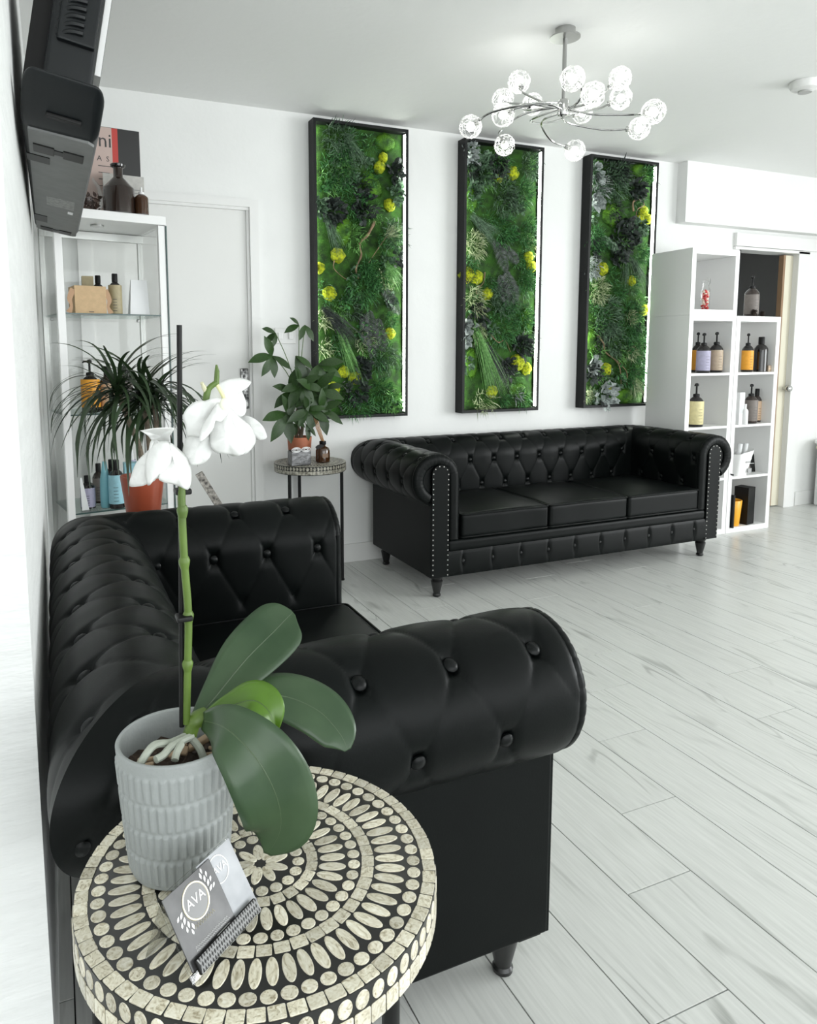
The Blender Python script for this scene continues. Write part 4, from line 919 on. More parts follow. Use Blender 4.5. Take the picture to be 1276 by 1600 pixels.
GL = {'dark': mat('dark_glass', (.012, .010, .010), .08, coat=.3), 'amber': mat('amber_glass', (.055, .022, .008), .07, coat=.4), 'clear': M['clear'], 'white': mat('white_plastic', (.82, .82, .82), .3), 'teal': mat('teal_plastic', (.22, .52, .60), .35), 'brown': mat('brown_glass', (.030, .020, .016), .1, coat=.3)}
LB = {k: mat(k+'_label', c, .5, var=.12, vscale=50) for k, c in {'orange': (.85, .38, .03), 'lavender': (.42, .40, .54), 'beige': (.46, .36, .26), 'gold': (.72, .64, .34), 'silver': (.19, .165, .15), 'khaki': (.40, .34, .20), 'blue': (.36, .66, .76), 'white': (.85, .85, .85), 'black': (.015, .015, .015), 'tan': (.70, .50, .34), 'lilac': (.62, .58, .76)}.items()}
LINE = mat('label_print', (.05, .05, .05), .6)
def bottle(label, px, Y, zb, wpx, hpx, glass='dark', lab=None, style='pump', cat='bottle', group=None, lo=.06, hi=.62, prints=True):
    """wpx, hpx: size in photo pixels at that distance"""
    q = PX(px, 600, 1, Y); sc = depth((q.x, Y, zb+.1))/FPX; r = wpx*sc/2; h = hpx*sc
    t = thing('bottle', label, cat, (q.x, Y, zb), math.atan2(-q.x, Y)*.0, group)
    g = GL[glass]; hb = {'pump': .70, 'cap': .80, 'tube': .99, 'cone': .72, 'dropper': .74}[style]*h
    if style == 'tube': prof = [(r*.75, 0), (r*.95, h*.03), (r, h*.25), (r*.92, h*.6), (r*.35, h*.99)]
    elif style == 'cone': prof = [(r*.95, 0), (r, h*.01), (r, h*.50), (r*.93, h*.53), (r*.34, h*.72), (r*.30, h*.74), (r*.30, h*.93)]
    elif style == 'round': prof = []
    else: prof = [(r*.9, 0), (r, h*.015), (r, hb*.78), (r*.96, hb*.84), (r*.70, hb*.93), (r*.40, hb*.985), (r*.36, hb)]
    body = MB().lathe(prof, n=28).build('glass_body' if style != 'tube' else 'tube_body', g, t, ang=50)
    if lab:
        l = MB().lathe([(r*1.005, h*lo), (r*1.012, h*lo+.001), (r*1.012, hb*hi/.78*.98), (r*1.005, hb*hi/.78)], n=28, cap=False).build('label', LB[lab], t, ang=50)
        if prints:
            mb = MB()
            for k in range(5):
                z = h*(lo+.06+.07*k); 
                for i in range(5): a = -PI/2-.35+.5+i*.12-.55; mb.box(r*1.013*math.cos(a)-.0016, r*1.013*math.cos(a)+.0016, r*1.016*math.sin(a)-.0004, r*1.016*math.sin(a)+.0006, z, z+.0022)
            mb.build('label_print', LINE, l, smooth=False)
    if style == 'pump':
        mb = MB(); mb.lathe([(r*.42, hb-.002), (r*.42, hb+h*.045), (r*.34, hb+h*.055), (r*.12, hb+h*.06), (r*.12, h*.93), (r*.26, h*.935), (r*.26, h*.985), (r*.10, h)], n=16)
        mb.tube([(0, 0, h*.963), (-r*.55, -r*.25, h*.965), (-r*.72, -r*.33, h*.945)], [r*.12, r*.10, r*.08], 8); mb.build('pump', M['black'], t)
    elif style == 'cap': MB().lathe([(r*.44, hb-.001), (r*.44, h*.985), (r*.40, h)], n=20).build('cap', M['black'] if glass != 'white' else GL['white'], t)
    elif style == 'cone': MB().lathe([(r*.36, h*.92), (r*.46, h*.94), (r*.48, h*.98), (r*.40, h)], n=20).build('stopper', GL['dark'], t)
    elif style == 'dropper':
        mb = MB(); mb.lathe([(r*.42, hb-.001), (r*.42, hb+h*.07), (r*.16, hb+h*.08), (r*.16, h*.97), (r*.08, h)], n=14); mb.build('spray_head', GL['white'], t)
    elif style == 'tube': MB().lathe([(r*.78, -.0), (r*.80, h*.13), (r*.76, h*.14)], n=20).build('cap', M['black'], t)
    return t
Yb = 3.515
zT = rowsT[0]; zl = rowsL; zr = rowsR; topR = 1.468
# jar of sweets in the single cube
q = PX(1094, 600, 1, Yb); sc = depth((q.x, Yb, 1.6))/FPX
jar = thing('sweet_jar', 'clip-top glass jar of red and white sweets in the single cube', 'jar', (q.x+.005, Yb, zT))
jr, jh = 6.8*sc, 42*sc
MB().lathe([(jr*.9, 0), (jr, .004), (jr, jh*.74), (jr*.74, jh*.86), (jr*.74, jh)], n=24, cap=False).build('glass_body', M['clear'], jar)
MB().lathe([(jr*.78, jh), (jr*.80, jh*1.04), (jr*.5, jh*1.10), (.001, jh*1.11)], n=20).build('lid', M['clear'], jar)
MB().tube([(jr*.78, 0, jh*.9), (jr*.95, -.01, jh*1.0), (jr*.6, -jr*.6, jh*1.15), (-jr*.3, -jr*.7, jh*1.16)], .0018, 6).build('wire_clip', M['steel'], jar)
sw1 = MB(); sw2 = MB(); rng = random.Random(2)
for i in range(70):
    a = rng.uniform(0, 6.3); rr = (jr-.010)*math.sqrt(rng.random()); p = (rr*math.cos(a), rr*math.sin(a), .010+rng.random()*jh*.66); (sw1 if rng.random() < .55 else sw2).ell(p, .0095, .0075, .008, 5)
stuff(sw1.build('red_sweets', mat('red_sweet', (.55, .03, .03), .3), jar)); stuff(sw2.build('pale_sweets', mat('pale_sweet', (.80, .66, .55), .3), jar))
# bottles, left tower
bottle('orange-label pump bottle at the edge of the tower beside the lavender one', 1087, Yb+.11, zl[3], 17, 62, 'dark', 'orange')
bottle('pump bottle with a lavender label on the upper tower shelf', 1096.5, Yb-.01, zl[3], 20.5, 62, 'dark', 'lavender')
bottle('pump bottle with a beige label on the upper tower shelf', 1116, Yb, zl[3], 20, 63, 'dark', 'beige')
bottle('pump bottle with a gold label alone on its shelf', 1088.5, Yb-.02, zl[2], 23, 68, 'dark', 'gold', hi=.66)
cb = MB(); cc = PX(1127, 735, 1, Yb)
cb.tube(catmull([Vector((.0, 0, .0)), Vector((.03, 0, .05)), Vector((.045, 0, .09)), Vector((.03, .01, .11)), Vector((.012, 0, .07)), Vector((.02, -.01, .02)), Vector((.05, -.02, .006))], 6), .006, 8)
tag(cb.build('cable_coil', M['black'], None, loc=(cc.x-.02, Yb-.05, zl[1]+.007)), 'loop of black cable on the shelf behind the sofa arm', 'cable')
# right tower
bottle('brown pump bottle on top of the tower by the doorway', 1166.5, Yb, topR, 21, 63, 'brown', 'silver', hi=.60)
bottle('pump bottle with a bright orange label in the right tower', 1165, Yb-.01, zr[3], 17, 60, 'dark', 'orange')
bottle('plain glossy black bottle beside the orange-label one', 1185.5, Yb, zr[3], 20, 54, 'dark', None, 'cap')
bottle('brown pump bottle with a pale printed label in the right tower', 1174.5, Yb, zr[2], 20, 61, 'brown', 'silver', hi=.66)
bottle('brown capped bottle with a tan label behind the printed one', 1183.5, Yb+.035, zr[2], 14, 52, 'brown', 'tan', 'cap')
bottle('small white bottle on the tower shelf', 1166, Yb-.055, zr[2], 9.5, 32, 'white', None, 'cap')
def boxy(name, label, cat, px, Y, zb, wpx, hpx, dpt, m, lab=None, rz=0.0):
    q = PX(px, 600, 1, Y); sc = depth((q.x, Y, zb+.1))/FPX; w = wpx*sc/2; h = hpx*sc
    t = thing(name, label, cat, (q.x, Y, zb), rz); MB().rbox(-w, w, -dpt/2, dpt/2, 0, h, .002, 2, 0, 1).build('carton', m, t)
    MB().box(-w*.7, w*.7, -dpt/2-.0004, -dpt/2, h*.35, h*.62).build('printed_panel', lab or LINE, t, smooth=False); return t
WP = GL['white']
boxy('tall_carton', 'tall white carton beside the small white bottle', 'box', 1156, Yb-.03, zr[2], 11, 50, .05, WP, mat('pale_print', (.60, .62, .62), .5))
boxy('small_box', 'tiny beige box beside the black bottle', 'box', 1198, Yb-.03, zr[3], 7, 10, .03, LB['beige'], LB['tan'])
# pine cones and a tray on the right tower
q = PX(1188, 600, 1, Yb); PC = mat('pine_cone', (.055, .040, .032), .8, var=.4, vscale=60)
def cone(label, px, Y, s):
    x = PX(px, 600, 1, Y).x; mb = MB(); rngc = random.Random(int(px))
    for i in range(60):
        a = i*2.4; z = i/60; rr = s*math.sin(PI*(.1+.85*z))**.8
        d = Vector((math.cos(a), math.sin(a), .5)); blade(mb, Vector((rr*.45*math.cos(a), rr*.45*math.sin(a), s*1.5*z)), d, s*.65, s*.22, (0, 0, 1), -.1)
    mb.lathe([(s*.2, 0.0), (s*.55, s*.4), (s*.45, s*1.1), (s*.05, s*1.6)], n=10); mb.v = [(v[0], v[1], max(v[2], 0)) for v in mb.v]
    tag(mb.build('pine_cone', PC, None, loc=(x, Y, topR)), label, 'pine cone')
cone('dark pine cone at the foot of the brown pump bottle', 1171, Yb-.06, .026); cone('dark pine cone lying clear of the brown pump bottle', 1184, Yb-.03, .022)
# paper bag with tubes, tag card
q = PX(1162, 600, 1, Yb-.03); bagt = thing('paper_bag', 'white printed paper bag holding two rolls', 'bag', (q.x, Yb-.02, zr[1]))
mb = MB(); n = 20; vs = []
for i in range(n):
    a = 2*PI*i/n; cx, sx = math.cos(a), math.sin(a); e = .5
    X = math.copysign(abs(cx)**e, cx); Yy = math.copysign(abs(sx)**e, sx)
    vs += [(X*.050, Yy*.040, 0), (X*.066+.012, Yy*.050, .10), (X*.075+.030, Yy*.055, .165+.02*cx)]
fs = [(i*3+q_, ((i+1) % n)*3+q_, ((i+1) % n)*3+q_+1, i*3+q_+1) for i in range(n) for q_ in range(2)]+[tuple(i*3 for i in reversed(range(n)))]
mb.add(vs, fs); mb.build('bag_body', mat('white_paper', (.84, .84, .83), .6, bump=.3, bscale=20), bagt)
for dx, tl in ((-.02, .2), (.035, .25)): MB().tube([(dx, .0, .05), (dx+.03, 0, .215)], .016, 10).build('paper_roll', mat('grey_roll', (.66, .67, .67), .4), bagt)
mb = MB(); mb.box(.03, .065, -.054, -.0525, .02, .05); mb.box(.01, .05, -.056, -.0545, .09, .10)
mb.build('bag_print', mat('grey_print', (.35, .35, .35), .6), bagt, smooth=False)
q = PX(1179.5, 600, 1, Yb+.03); tc_ = thing('hang_card', 'black hang card with a white ring emblem beside the paper bag', 'card', (q.x, Yb+.03, zr[1]))
cdo = MB().rbox(-.040, .040, -.004, .004, 0, .125, .002, 2, 0, 1).build('card', M['black'], tc_); cdo.rotation_euler = (-.18, 0, -.2)
MB().tube([(.0+.014*math.cos(2*PI*i/24), -.0045, .100+.017*math.sin(2*PI*i/24)) for i in range(25)], .003, 6).build('ring_emblem', WP, cdo)
MB().box(-.022, .0, -.0052, -.0042, .02, .045).build('print_square', LB['silver'], cdo, smooth=False); MB().box(-.035, .035, -.0052, -.0042, .058, .062).build('print_bar', WP, cdo, smooth=False)
# bottom row: orange pot, black box, dark board
q = PX(1153, 600, 1, Yb); sc = depth((q.x, Yb, .2))/FPX
op_ = thing('orange_planter', 'bright orange tapered pot on the lowest shelf', 'pot', (q.x, Yb, zr[0]))
MB().lathe([(.050, 0), (.053, .004), (.066, .175), (.064, .178), (.061, .175), (.050, .02), (.001, .018)], n=32, cap=False).build('pot_wall', mat('orange_glaze', (.85, .40, .02), .35), op_)
boxy('black_box', 'tall matt black box beside the orange pot', 'box', 1173, Yb, zr[0], 20, 58, .10, M['black'], M['piping'], .2)
boxy('dark_board', 'thin dark board leaning at the front of the lowest shelf', 'board', 1149.5, Yb-.045, zr[0], 3, 52, .08, M['black'], M['piping'])

# back room: black ledge and a white dispenser under it
q0 = PX(1193, 445, 1, 5.58); q1 = PX(1240, 457, 1, 5.58)
wsb = thing('wall_ledge', 'black ledge on the wall of the back room', 'shelf', ((q0.x+q1.x)/2, 5.6, q1.z)); ww = (q1.x-q0.x)/2
MB().rbox(-ww, ww, -.2, -.001, 0, .05, .004, 2).build('ledge_board', M['black'], wsb); MB().box(-ww*.6, -ww*.5, -.16, -.001, -.06, 0).build('ledge_bracket', M['black'], wsb, smooth=False)
q = PX(1217, 468, 1, 5.5); ds = thing('dispenser', 'white wall dispenser with a blue label in the back room', 'dispenser', (q.x, 5.6, q.z-.16))
MB().rbox(-.10, .14, -.16, -.001, 0, .24, .03, 4).build('dispenser_case', WP, ds); MB().box(-.03, .06, -.163, -.1595, .04, .12).build('dispenser_label', mat('blue_label', (.05, .15, .42), .5), ds, smooth=False)
# white bin on the right
q = PX(1266, 788, 2, 0.0); bn = thing('pedal_bin', 'white waste bin with a flat lid by the doorway', 'bin', (q.x+.13, D-.20, 0))
MB().rbox(-.15, .15, -.14, .14, .0, .50, .02, 3).build('bin_body', mat('bin_white', (.72, .73, .72), .4), bn); MB().rbox(-.162, .162, -.152, .152, .50, .535, .01, 3).build('bin_lid', M['trim'], bn)
MB().rbox(-.153, .153, -.143, .143, .455, .485, .01, 2).build('bin_liner', mat('cream_liner', (.75, .72, .52), .5), bn)

# ------------------------------------------------------------------ display cabinet in the left corner
CR = math.radians(10); CO = Vector((.030, 3.225, 0))
cab = thing('display_cabinet', 'white glazed display cabinet standing angled in the corner', 'cabinet', CO, CR)
cwid, cdep = .455, .36; P_ = .030; ztop = 1.828
for x, y, nm in ((0, 0, 'post'), (cwid-P_, 0, 'post')): MB().rbox(x, x+P_, y, y+P_*.8, 0, ztop-.04, .002, 1, 0, 1).build(nm, M['white'], cab)
gm = mat('grey_aluminium', (.55, .56, .54), .3, metal=.7)
for x in (0, cwid-.022): MB().rbox(x, x+.022, cdep-.022, cdep, 0, ztop-.04, .002, 1, 0, 1).build('rear_post', gm, cab)
tp = MB().rbox(-.004, cwid+.004, -.004, cdep, ztop-.038, ztop, .003, 2, 0, 1).build('top_board', M['white'], cab)
MB().lathe([(.028, 0), (.028, .006), (.001, .006)], (cwid*.45, cdep*.4, ztop-.0445), 20).build('spot_lamp', M['steel'], tp)
MB().rbox(0.0, cwid, 0.0, cdep, 0, .12, .003, 2, 0, 1).build('plinth', M['white'], cab)
for x in (.012, cwid-.016): MB().box(x, x+.004, P_, cdep-.022, .12, ztop-.04).build('side_pane', M['clear'], cab, smooth=False)
MB().box(.022, cwid-.022, cdep-.010, cdep-.006, .12, ztop-.04).build('back_pane', M['clear'], cab, smooth=False)
MB().rbox(0, cwid, cdep-.03, cdep-.0, ztop-.075, ztop-.04, .002, 1, 0, 1).build('rear_rail', gm, cab)
shz = [.142, .565, .985, 1.405]
for z in shz:
    sh = MB().box(.012, cwid-.012, .003, cdep-.012, z-.006, z).build('glass_shelf', M['shelfglass'], cab, smooth=False)
    MB().box(.012, cwid-.012, .0015, .003, z-.006, z).build('glass_edge', M['glassedge'], sh, smooth=False)
    for x in (.03, cwid-.04): MB().rbox(x, x+.012, cdep-.03, cdep-.012, z-.02, z-.006, .003, 2, 0, 1).build('shelf_clip', M['steel'], sh)
MB().box(cwid+.0005, cwid+.006, -.004, .02, 0, ztop-.04).build('door_edge', M['glassedge'], cab, smooth=False)
mn = lambda c, r=.5, **k: mat('print_'+str(len(bpy.data.materials)), c, r, **k)
# on top of the cabinet
Yc = 3.36
q0 = PX(128, 262, 1, Yc+.14); q1 = PX(219, 203, 1, Yc+.14)
bk = thing('magazine', 'dark magazine with a red band standing behind the bottles on the cabinet', 'magazine', (q0.x, Yc+.14, ztop), .12); bw = q1.x-q0.x; bh = q1.z-ztop
MB().rbox(0, bw, 0, .012, 0, bh, .001, 1, 0, 1).build('cover', mat('dark_cover', (.022, .022, .022), .4), bk)
MB().box(.0, bw*.52, -.0006, 0, 0, bh*.995).build('text_column', mn((.52, .40, .36)), bk, smooth=False); MB().box(bw*.52, bw*.62, -.0006, 0, 0, bh*.995).build('red_band', mn((.50, .05, .04)), bk, smooth=False)
for txt, sz, xx, zz in (('ni', .085, .40, .85), ('A  S', .032, .36, .66)):
    o = put('lettering', text_mesh(txt, sz, LINE, extr=.0003), bk, (bw*xx, -.0009, bh*zz), (PI/2, 0, 0))
for k in range(4): MB().box(bw*.27, bw*(.50-.04*k), -.0009, -.0005, bh*(.58-.07*k), bh*(.585-.07*k)+.001).build('print_line', LINE, bk, smooth=False)
q0 = PX(160, 262, 1, Yc+.07); q1 = PX(226, 275, 1, Yc+.07)
lfz = thing('leaflet', 'pale grey leaflet standing between magazine and bottles on the cabinet', 'leaflet', (q0.x, Yc+.075, ztop), .12)
MB().rbox(0, q1.x-q0.x, 0, .003, 0, q1.z-ztop, .0005, 1, 0, 1).build('sheet', mn((.50, .49, .46), col2=(.42, .41, .39), vscale=40), lfz)
for k in range(4): MB().box(.03, .16-.012*k, -.0006, 0, .13-.014*k, .134-.014*k).build('print_line', mn((.25, .25, .24)), lfz, smooth=False)
q = PX(150, 600, 1, Yc); gj = thing('glass_jar', 'round glass jar of dark potpourri on the cabinet', 'jar', (q.x, Yc+.03, ztop)); gj.scale = (.85,)*3
MB().lathe([(.040, 0), (.062, .012), (.078, .055), (.080, .095), (.066, .145), (.040, .175), (.038, .185)], n=32, cap=False).build('glass_body', M['clear'], gj)
mb = MB(); rng = random.Random(4)
for i in range(120):
    a = rng.uniform(0, 6.3); rr = .062*math.sqrt(rng.random()); blade(mb, Vector((rr*math.cos(a), rr*math.sin(a), .006+.085*rng.random())), rdir(rng), .03, .009, rdir(rng), .0)
mb.v = [(v[0]*.95, v[1]*.95, max(.003, v[2])) for v in mb.v]; stuff(mb.build('potpourri', mn((.07, .045, .038), .6, col2=(.16, .10, .08), vscale=40), gj, ang=180))
bottle('large dark bottle with a cone shoulder on the cabinet', 198, Yc-.04, ztop, 48, 76, 'brown', None, 'cone')
bottle('small amber spray bottle at the corner of the cabinet top', 232, Yc-.06, ztop, 21, 42, 'amber', None, 'dropper')
# upper glass shelf
z3 = shz[3]
q = PX(141, 600, 1, Yc); kb = thing('kraft_box', 'kraft cardboard box with paper flaps on the glass shelf', 'box', (q.x, Yc-.02, z3), CR)
MB().rbox(-.060, .068, -.06, .06, 0, .115, .002, 1, 0, 1).build('carton', mat('kraft_card', (.60, .42, .24), .7, var=.1, vscale=60), kb)
for sg in (-1, 1): MB().leaf([(sg*.064, -.058, .10), (sg*.080, -.06, .06), (sg*.074, -.06, .03), (sg*.085, -.06, .002)], [.012, .010, .006, .012], (0, -1, 0), 3, 4).build('paper_flap', mat('kraft_paper', (.48, .30, .18), .7), kb)
MB().box(-.005, .015, -.061, -.0598, .006, .009).build('box_slot', LINE, kb, smooth=False)
boxy('small_carton', 'olive carton behind the kraft box', 'box', 144, Yc+.09, z3, 17, 60, .05, LB['khaki'], LINE)
bottle('dark capped bottle peeping out behind the kraft box', 160, Yc+.10, z3, 19, 62, 'dark', None, 'cap')
bottle('khaki-label bottle with a black cap on the upper glass shelf', 186, Yc-.02, z3, 20, 63, 'dark', 'khaki', 'cap', lo=.02, hi=.70)
q = PX(221, 600, 1, Yc); tn = thing('tent_card', 'white folded card standing on the upper glass shelf', 'card', (q.x, Yc-.0, z3), CR)
mb = MB(); mb.prism([(-.045, -.035), (.045, -.035), (.042, 0), (-.010, 0)], (0, 0, 0), (1, 0, 0), (0, 1, 0), (0, 0, 1), .001)
MB().prism([(-.045, 0), (.040, 0), (.040, .155), (-.030, .155)], (0, -.03, 0), (1, 0, 0), (0, .18, .98), (0, 1, 0), .002).build('front_fold', mn((.80, .81, .82)), tn, smooth=False)
MB().prism([(-.04, 0), (.040, 0), (.040, .155), (-.030, .155)], (0, .03, 0), (1, 0, 0), (0, -.18, .98), (0, 1, 0), .002).build('rear_fold', mn((.74, .75, .76)), tn, smooth=False)
# middle shelf
z2 = shz[2]
bottle('orange-label spray bottle on the middle glass shelf', 141, Yc-.02, z2, 28, 82, 'dark', 'orange', 'pump', lo=.10, hi=.70)
bottle('brown-tinted bottle beside the orange-label one', 168, Yc+.0, z2, 24, 70, 'brown', 'tan', 'cap')
bottle('black-capped bottle half hidden by the spiky plant', 196, Yc, z2, 22, 70, 'dark', 'silver', 'cap')
# lower shelf
z1 = shz[1]
bottle('dark bottle with a lavender label on the low glass shelf', 129, Yc-.03, z1, 22, 52, 'dark', 'lavender', 'cap')
bottle('brown bottle behind the lavender-label one', 147, Yc+.08, z1, 18, 62, 'brown', 'silver', 'cap')
bottle('slim teal squeeze tube standing on its cap', 157, Yc-.05, z1, 16, 74, 'teal', None, 'tube')
bottle('dark bottle with a pale blue label beside the teal tube', 175, Yc-.07, z1, 24, 76, 'dark', 'blue', 'cap', lo=.10, hi=.68)
bottle('dark bottle behind the pale blue label', 168, Yc+.09, z1, 20, 66, 'dark', 'blue', 'cap')
boxy('carton', 'pale blue carton behind the terracotta pot', 'box', 199, Yc+.04, z1, 22, 62, .06, LB['blue'], LINE)
bottle('lilac squeeze tube behind the blue carton', 201, Yc+.11, z1, 12, 78, 'white', 'lilac', 'tube')
q = PX(122, 600, 1, Yc-.10); lc = thing('leaning_card', 'white card leaning at the corner of the low glass shelf', 'card', (q.x, Yc-.07, z1), CR)
MB().prism([(-.008, 0), (.022, 0), (.0, .14), (-.008, .14)], (0, 0, 0), (1, 0, 0), (0, .1, 1), (0, 1, 0), .002).build('card_sheet', mn((.78, .79, .79)), lc, smooth=False)

# ------------------------------------------------------------------ dracaena in a terracotta pot, on a stool behind the sofa
Yd = 2.76; pc = PX(222, 742, 1, Yd); rimz = pc.z; px_ = PX(222, 600, 1, Yd).x
potz = rimz-.175
so = thing('plant_stool', 'round black stool under the spiky plant behind the sofa', 'stool', (pc.x, Yd, 0))
MB().lathe([(.001, potz-.025), (.13, potz-.025), (.135, potz-.02), (.135, potz-.004), (.13, potz-.0005), (.001, potz-.0005)], n=32).build('stool_top', M['black_wood'], so)
for a in (.5, 2.07, 3.64, 5.21): MB().tube([(.12*math.cos(a), .12*math.sin(a), .0), (.09*math.cos(a), .09*math.sin(a), potz-.024)], .012, 8).build('leg', M['black_wood'], so)
dr = thing('spiky_plant', 'dracaena with long drooping strap leaves in a terracotta pot', 'houseplant', (pc.x, Yd, potz))
TER = mat('terracotta_glaze', (.36, .075, .035), .35, var=.12, vscale=10)
pt = MB().lathe([(.056, 0), (.058, .003), (.079, .170), (.079, .175), (.073, .175), (.068, .15), (.001, .148)], n=40, cap=False).build('pot', TER, dr)
stuff(MB().lathe([(.0685, .150), (.03, .158), (.001, .16)], n=24, cap=False).build('soil', mat('soil', (.03, .02, .015), .9), pt))
BRK = mat('dracaena_trunk', (.22, .18, .13), .8, var=.4, vscale=60)
DO = Vector(dr.location)
heads = []
for pts in ([(228, 748), (234, 715), (230, 665), (222, 618)], [(224, 748), (218, 700), (198, 650), (182, 606)], [(230, 748), (240, 700), (244, 660), (238, 628)]):
    P3_ = [PX(a, b, 1, Yd+.01*i)-DO for i, (a, b) in enumerate(pts)]; MB().tube(catmull(P3_, 6), .010, 8).build('trunk', BRK, dr); heads.append(P3_[-1])
DL = mat('dracaena_leaf', (.030, .060, .022), .4, var=.45, vscale=12, rnd=.35)
rng = random.Random(21); dl = []
for i in range(14):
    L = rng.uniform(.30, .43); el = [1.25, 1.0, .8, .6, .45, .3, .15, 0, 1.1, .7, .5, .2, -.2, -.4][i]; pts = []; x = z = 0.0; a = el; sg = 7
    for k in range(sg+1):
        pts.append(Vector((x, .006*math.sin(k+i), z))); x += L/sg*math.cos(a); z += L/sg*math.sin(a); a -= rng.uniform(.16, .34)*(.75 if el >= 1.0 else 1.2 if el > .3 else .9)
        a = max(a, -1.5)
    dl.append(MB().leaf(pts, [.006, .0075, .008, .0075, .0065, .005, .003, .0006], (0, 0, 1) if el < .9 else (-1, 0, .4), 2, 2, .25).mesh('leaf', DL))
for h, n in zip(heads, (66, 56, 44)):
    for i in range(n):
        me = dl[i % 14]; az = i*2.399+rng.uniform(-.3, .3); sc_ = rng.uniform(.75, 1.12); b_ = h+Vector((rng.gauss(0, .006), rng.gauss(0, .006), rng.uniform(-.05, .02)))
        reach = max(v.co.x for v in me.vertices)*math.cos(az)
        if reach < 0: sc_ = min(sc_, (DO.x+b_.x-XL-.03)/-reach)
        o = put('leaf', me, dr, b_, (0, 0, az), (sc_,)*3)

# ------------------------------------------------------------------ money tree, tealight box and diffuser on the far table
FZ = FH+.0014
q = PX(467, 600, 1, FY+.03); mt_ = thing('money_tree', 'money tree with fingered leaves in a small terracotta pot', 'houseplant', (q.x, FY+.035, FZ)); MO = Vector(mt_.location)
pt = MB().lathe([(.055, 0), (.057, .003), (.066, .128), (.066, .132), (.061, .132), (.058, .11), (.001, .108)], n=36, cap=False).build('pot', mat('terracotta_clay', (.45, .15, .075), .6, var=.15, vscale=20), mt_)
stuff(MB().lathe([(.0585, .110), (.001, .116)], n=20, cap=False).build('soil', mat('soil_dark', (.03, .02, .015), .9), pt))
TRK = mat('braided_bark', (.13, .095, .06), .75, var=.4, vscale=50)
for k in range(3):
    MB().tube([(.016*math.cos(2*PI*k/3+t_*.55), .016*math.sin(2*PI*k/3+t_*.55), .10+.026*t_) for t_ in range(9)], [.011-.0006*t_ for t_ in range(9)], 8).build('trunk', TRK, mt_)
ML = mat('money_tree_leaf', (.028, .072, .014), .38, var=.35, vscale=20, rnd=.30); PE = mat('money_tree_stalk', (.10, .16, .05), .5)
lfm = []
for i in range(5):
    c = (.15, .35, -.1, .5, .25)[i]
    lfm.append(MB().leaf([Vector((0, 0, 0)), Vector((.3, 0, .03)), Vector((.65, 0, -.02-.10*c)), Vector((1.0, 0, -.10-.30*c))], [.02, .15, .175, .004], (0, 0, 1), 4, 4, .12).mesh('leaf', ML))
top = Vector((0, 0, .30)); rng = random.Random(9)
CL = [(425, 556, -.03, 5, .15, 3.9), (430, 520, -.02, 3, .09, 3.6), (467, 508, .0, 2, .10, 2.6), (476, 508, .03, 2, .10, 4.7), (447, 645, -.06, 5, .16, 3.9), (462, 556, -.02, 2, .15, 5.4), (497, 570, -.05, 4, .15, 5.6), (470, 600, -.07, 7, .15, 2.0), (492, 612, -.06, 7, .15, .2), (455, 612, -.05, 6, .14, 3.0), (480, 640, -.09, 6, .13, 4.5), (500, 640, -.06, 6, .14, 5.4), (463, 662, -.05, 2, .08, 3.9), (478, 664, -.05, 2, .08, 5.4), (508, 606, -.05, 4, .13, 5.6), (486, 600, .04, 5, .14, 1.0)]
for (a, b, dy, n, L, ph) in CL:
    c = PX(a, b, 1, MO.y+dy)-MO
    base = top+Vector((0, 0, min(.05, max(-.12, (c.z-.45)*.4)))); mid = (base+c)/2+Vector((0, 0, .03))
    st = MB().tube(catmull([base, mid, c], 5), .0022, 6).build('leaf_stalk', PE, mt_)
    for k in range(n):
        az = ph+(k-(n-1)/2)*1.0+rng.uniform(-.2, .2); pitch = rng.uniform(.1, .8)
        dirv = Vector((math.cos(az), -.45, math.sin(az))).normalized(); dirv.z -= .35; dirv.normalize()
        nn = Vector((rng.uniform(-.4, .4), -1, .6)); yv = nn.cross(dirv).normalized(); zv = dirv.cross(yv).normalized()
        o = put('leaf', lfm[rng.randrange(5)], st); l = L*rng.uniform(.75, 1.08)
        o.matrix_local = Matrix.Translation(c) @ Matrix((dirv, yv, zv)).transposed().to_4x4() @ Matrix.Diagonal((l, l, l, 1))
q = PX(466, 600, 1, FY-.10); tb = thing('tealight_box', 'grey quilted tealight box with a lace rim in front of the money tree', 'candle holder', (q.x, FY-.10, FZ), .05)
MB().rbox(-.054, .054, -.03, .03, 0, .074, .004, 3).build('box_body', mat('quilted_grey', (.20, .20, .205), .3, metal=.5, var=.4, vscale=30, bump=.5, bscale=40), tb)
mb = MB()
for cx in (-.028, .026):
    for r in (.008, .014, .020): mb.tube([(cx+r*1.25*math.cos(2*PI*i/20), -.0305, .083+r*.62*math.sin(2*PI*i/20)) for i in range(21)], .0018, 5)
mb.build('lace_rim', GL['white'], tb); MB().box(-.050, .050, -.028, .028, .0742, .078).build('rim_backing', M['black'], tb, smooth=False)
q = PX(503, 600, 1, FY-.055); df = thing('reed_diffuser', 'amber reed diffuser bottle with wooden sticks on the mosaic table', 'diffuser', (q.x, FY-.055, FZ))
MB().lathe([(.034, 0), (.038, .004), (.038, .062), (.033, .076), (.014, .086), (.014, .102)], n=24).build('glass_body', GL['amber'], df)
MB().lathe([(.017, .094), (.018, .096), (.018, .112), (.012, .114), (.001, .114)], n=16).build('collar', M['black'], df)
mb = MB(); mb.leaf([(0, -.016, .092), (-.025, -.02, .088), (-.045, -.02, .078)], [.004, .010, .008], (0, -1, .3), 2, 4); mb.leaf([(0, -.016, .092), (-.012, -.022, .075), (-.022, -.02, .06)], [.004, .008, .007], (0, -1, .3), 2, 4); mb.build('ribbon', M['black'], df)
RD = mat('reed_wood', (.48, .26, .12), .6)
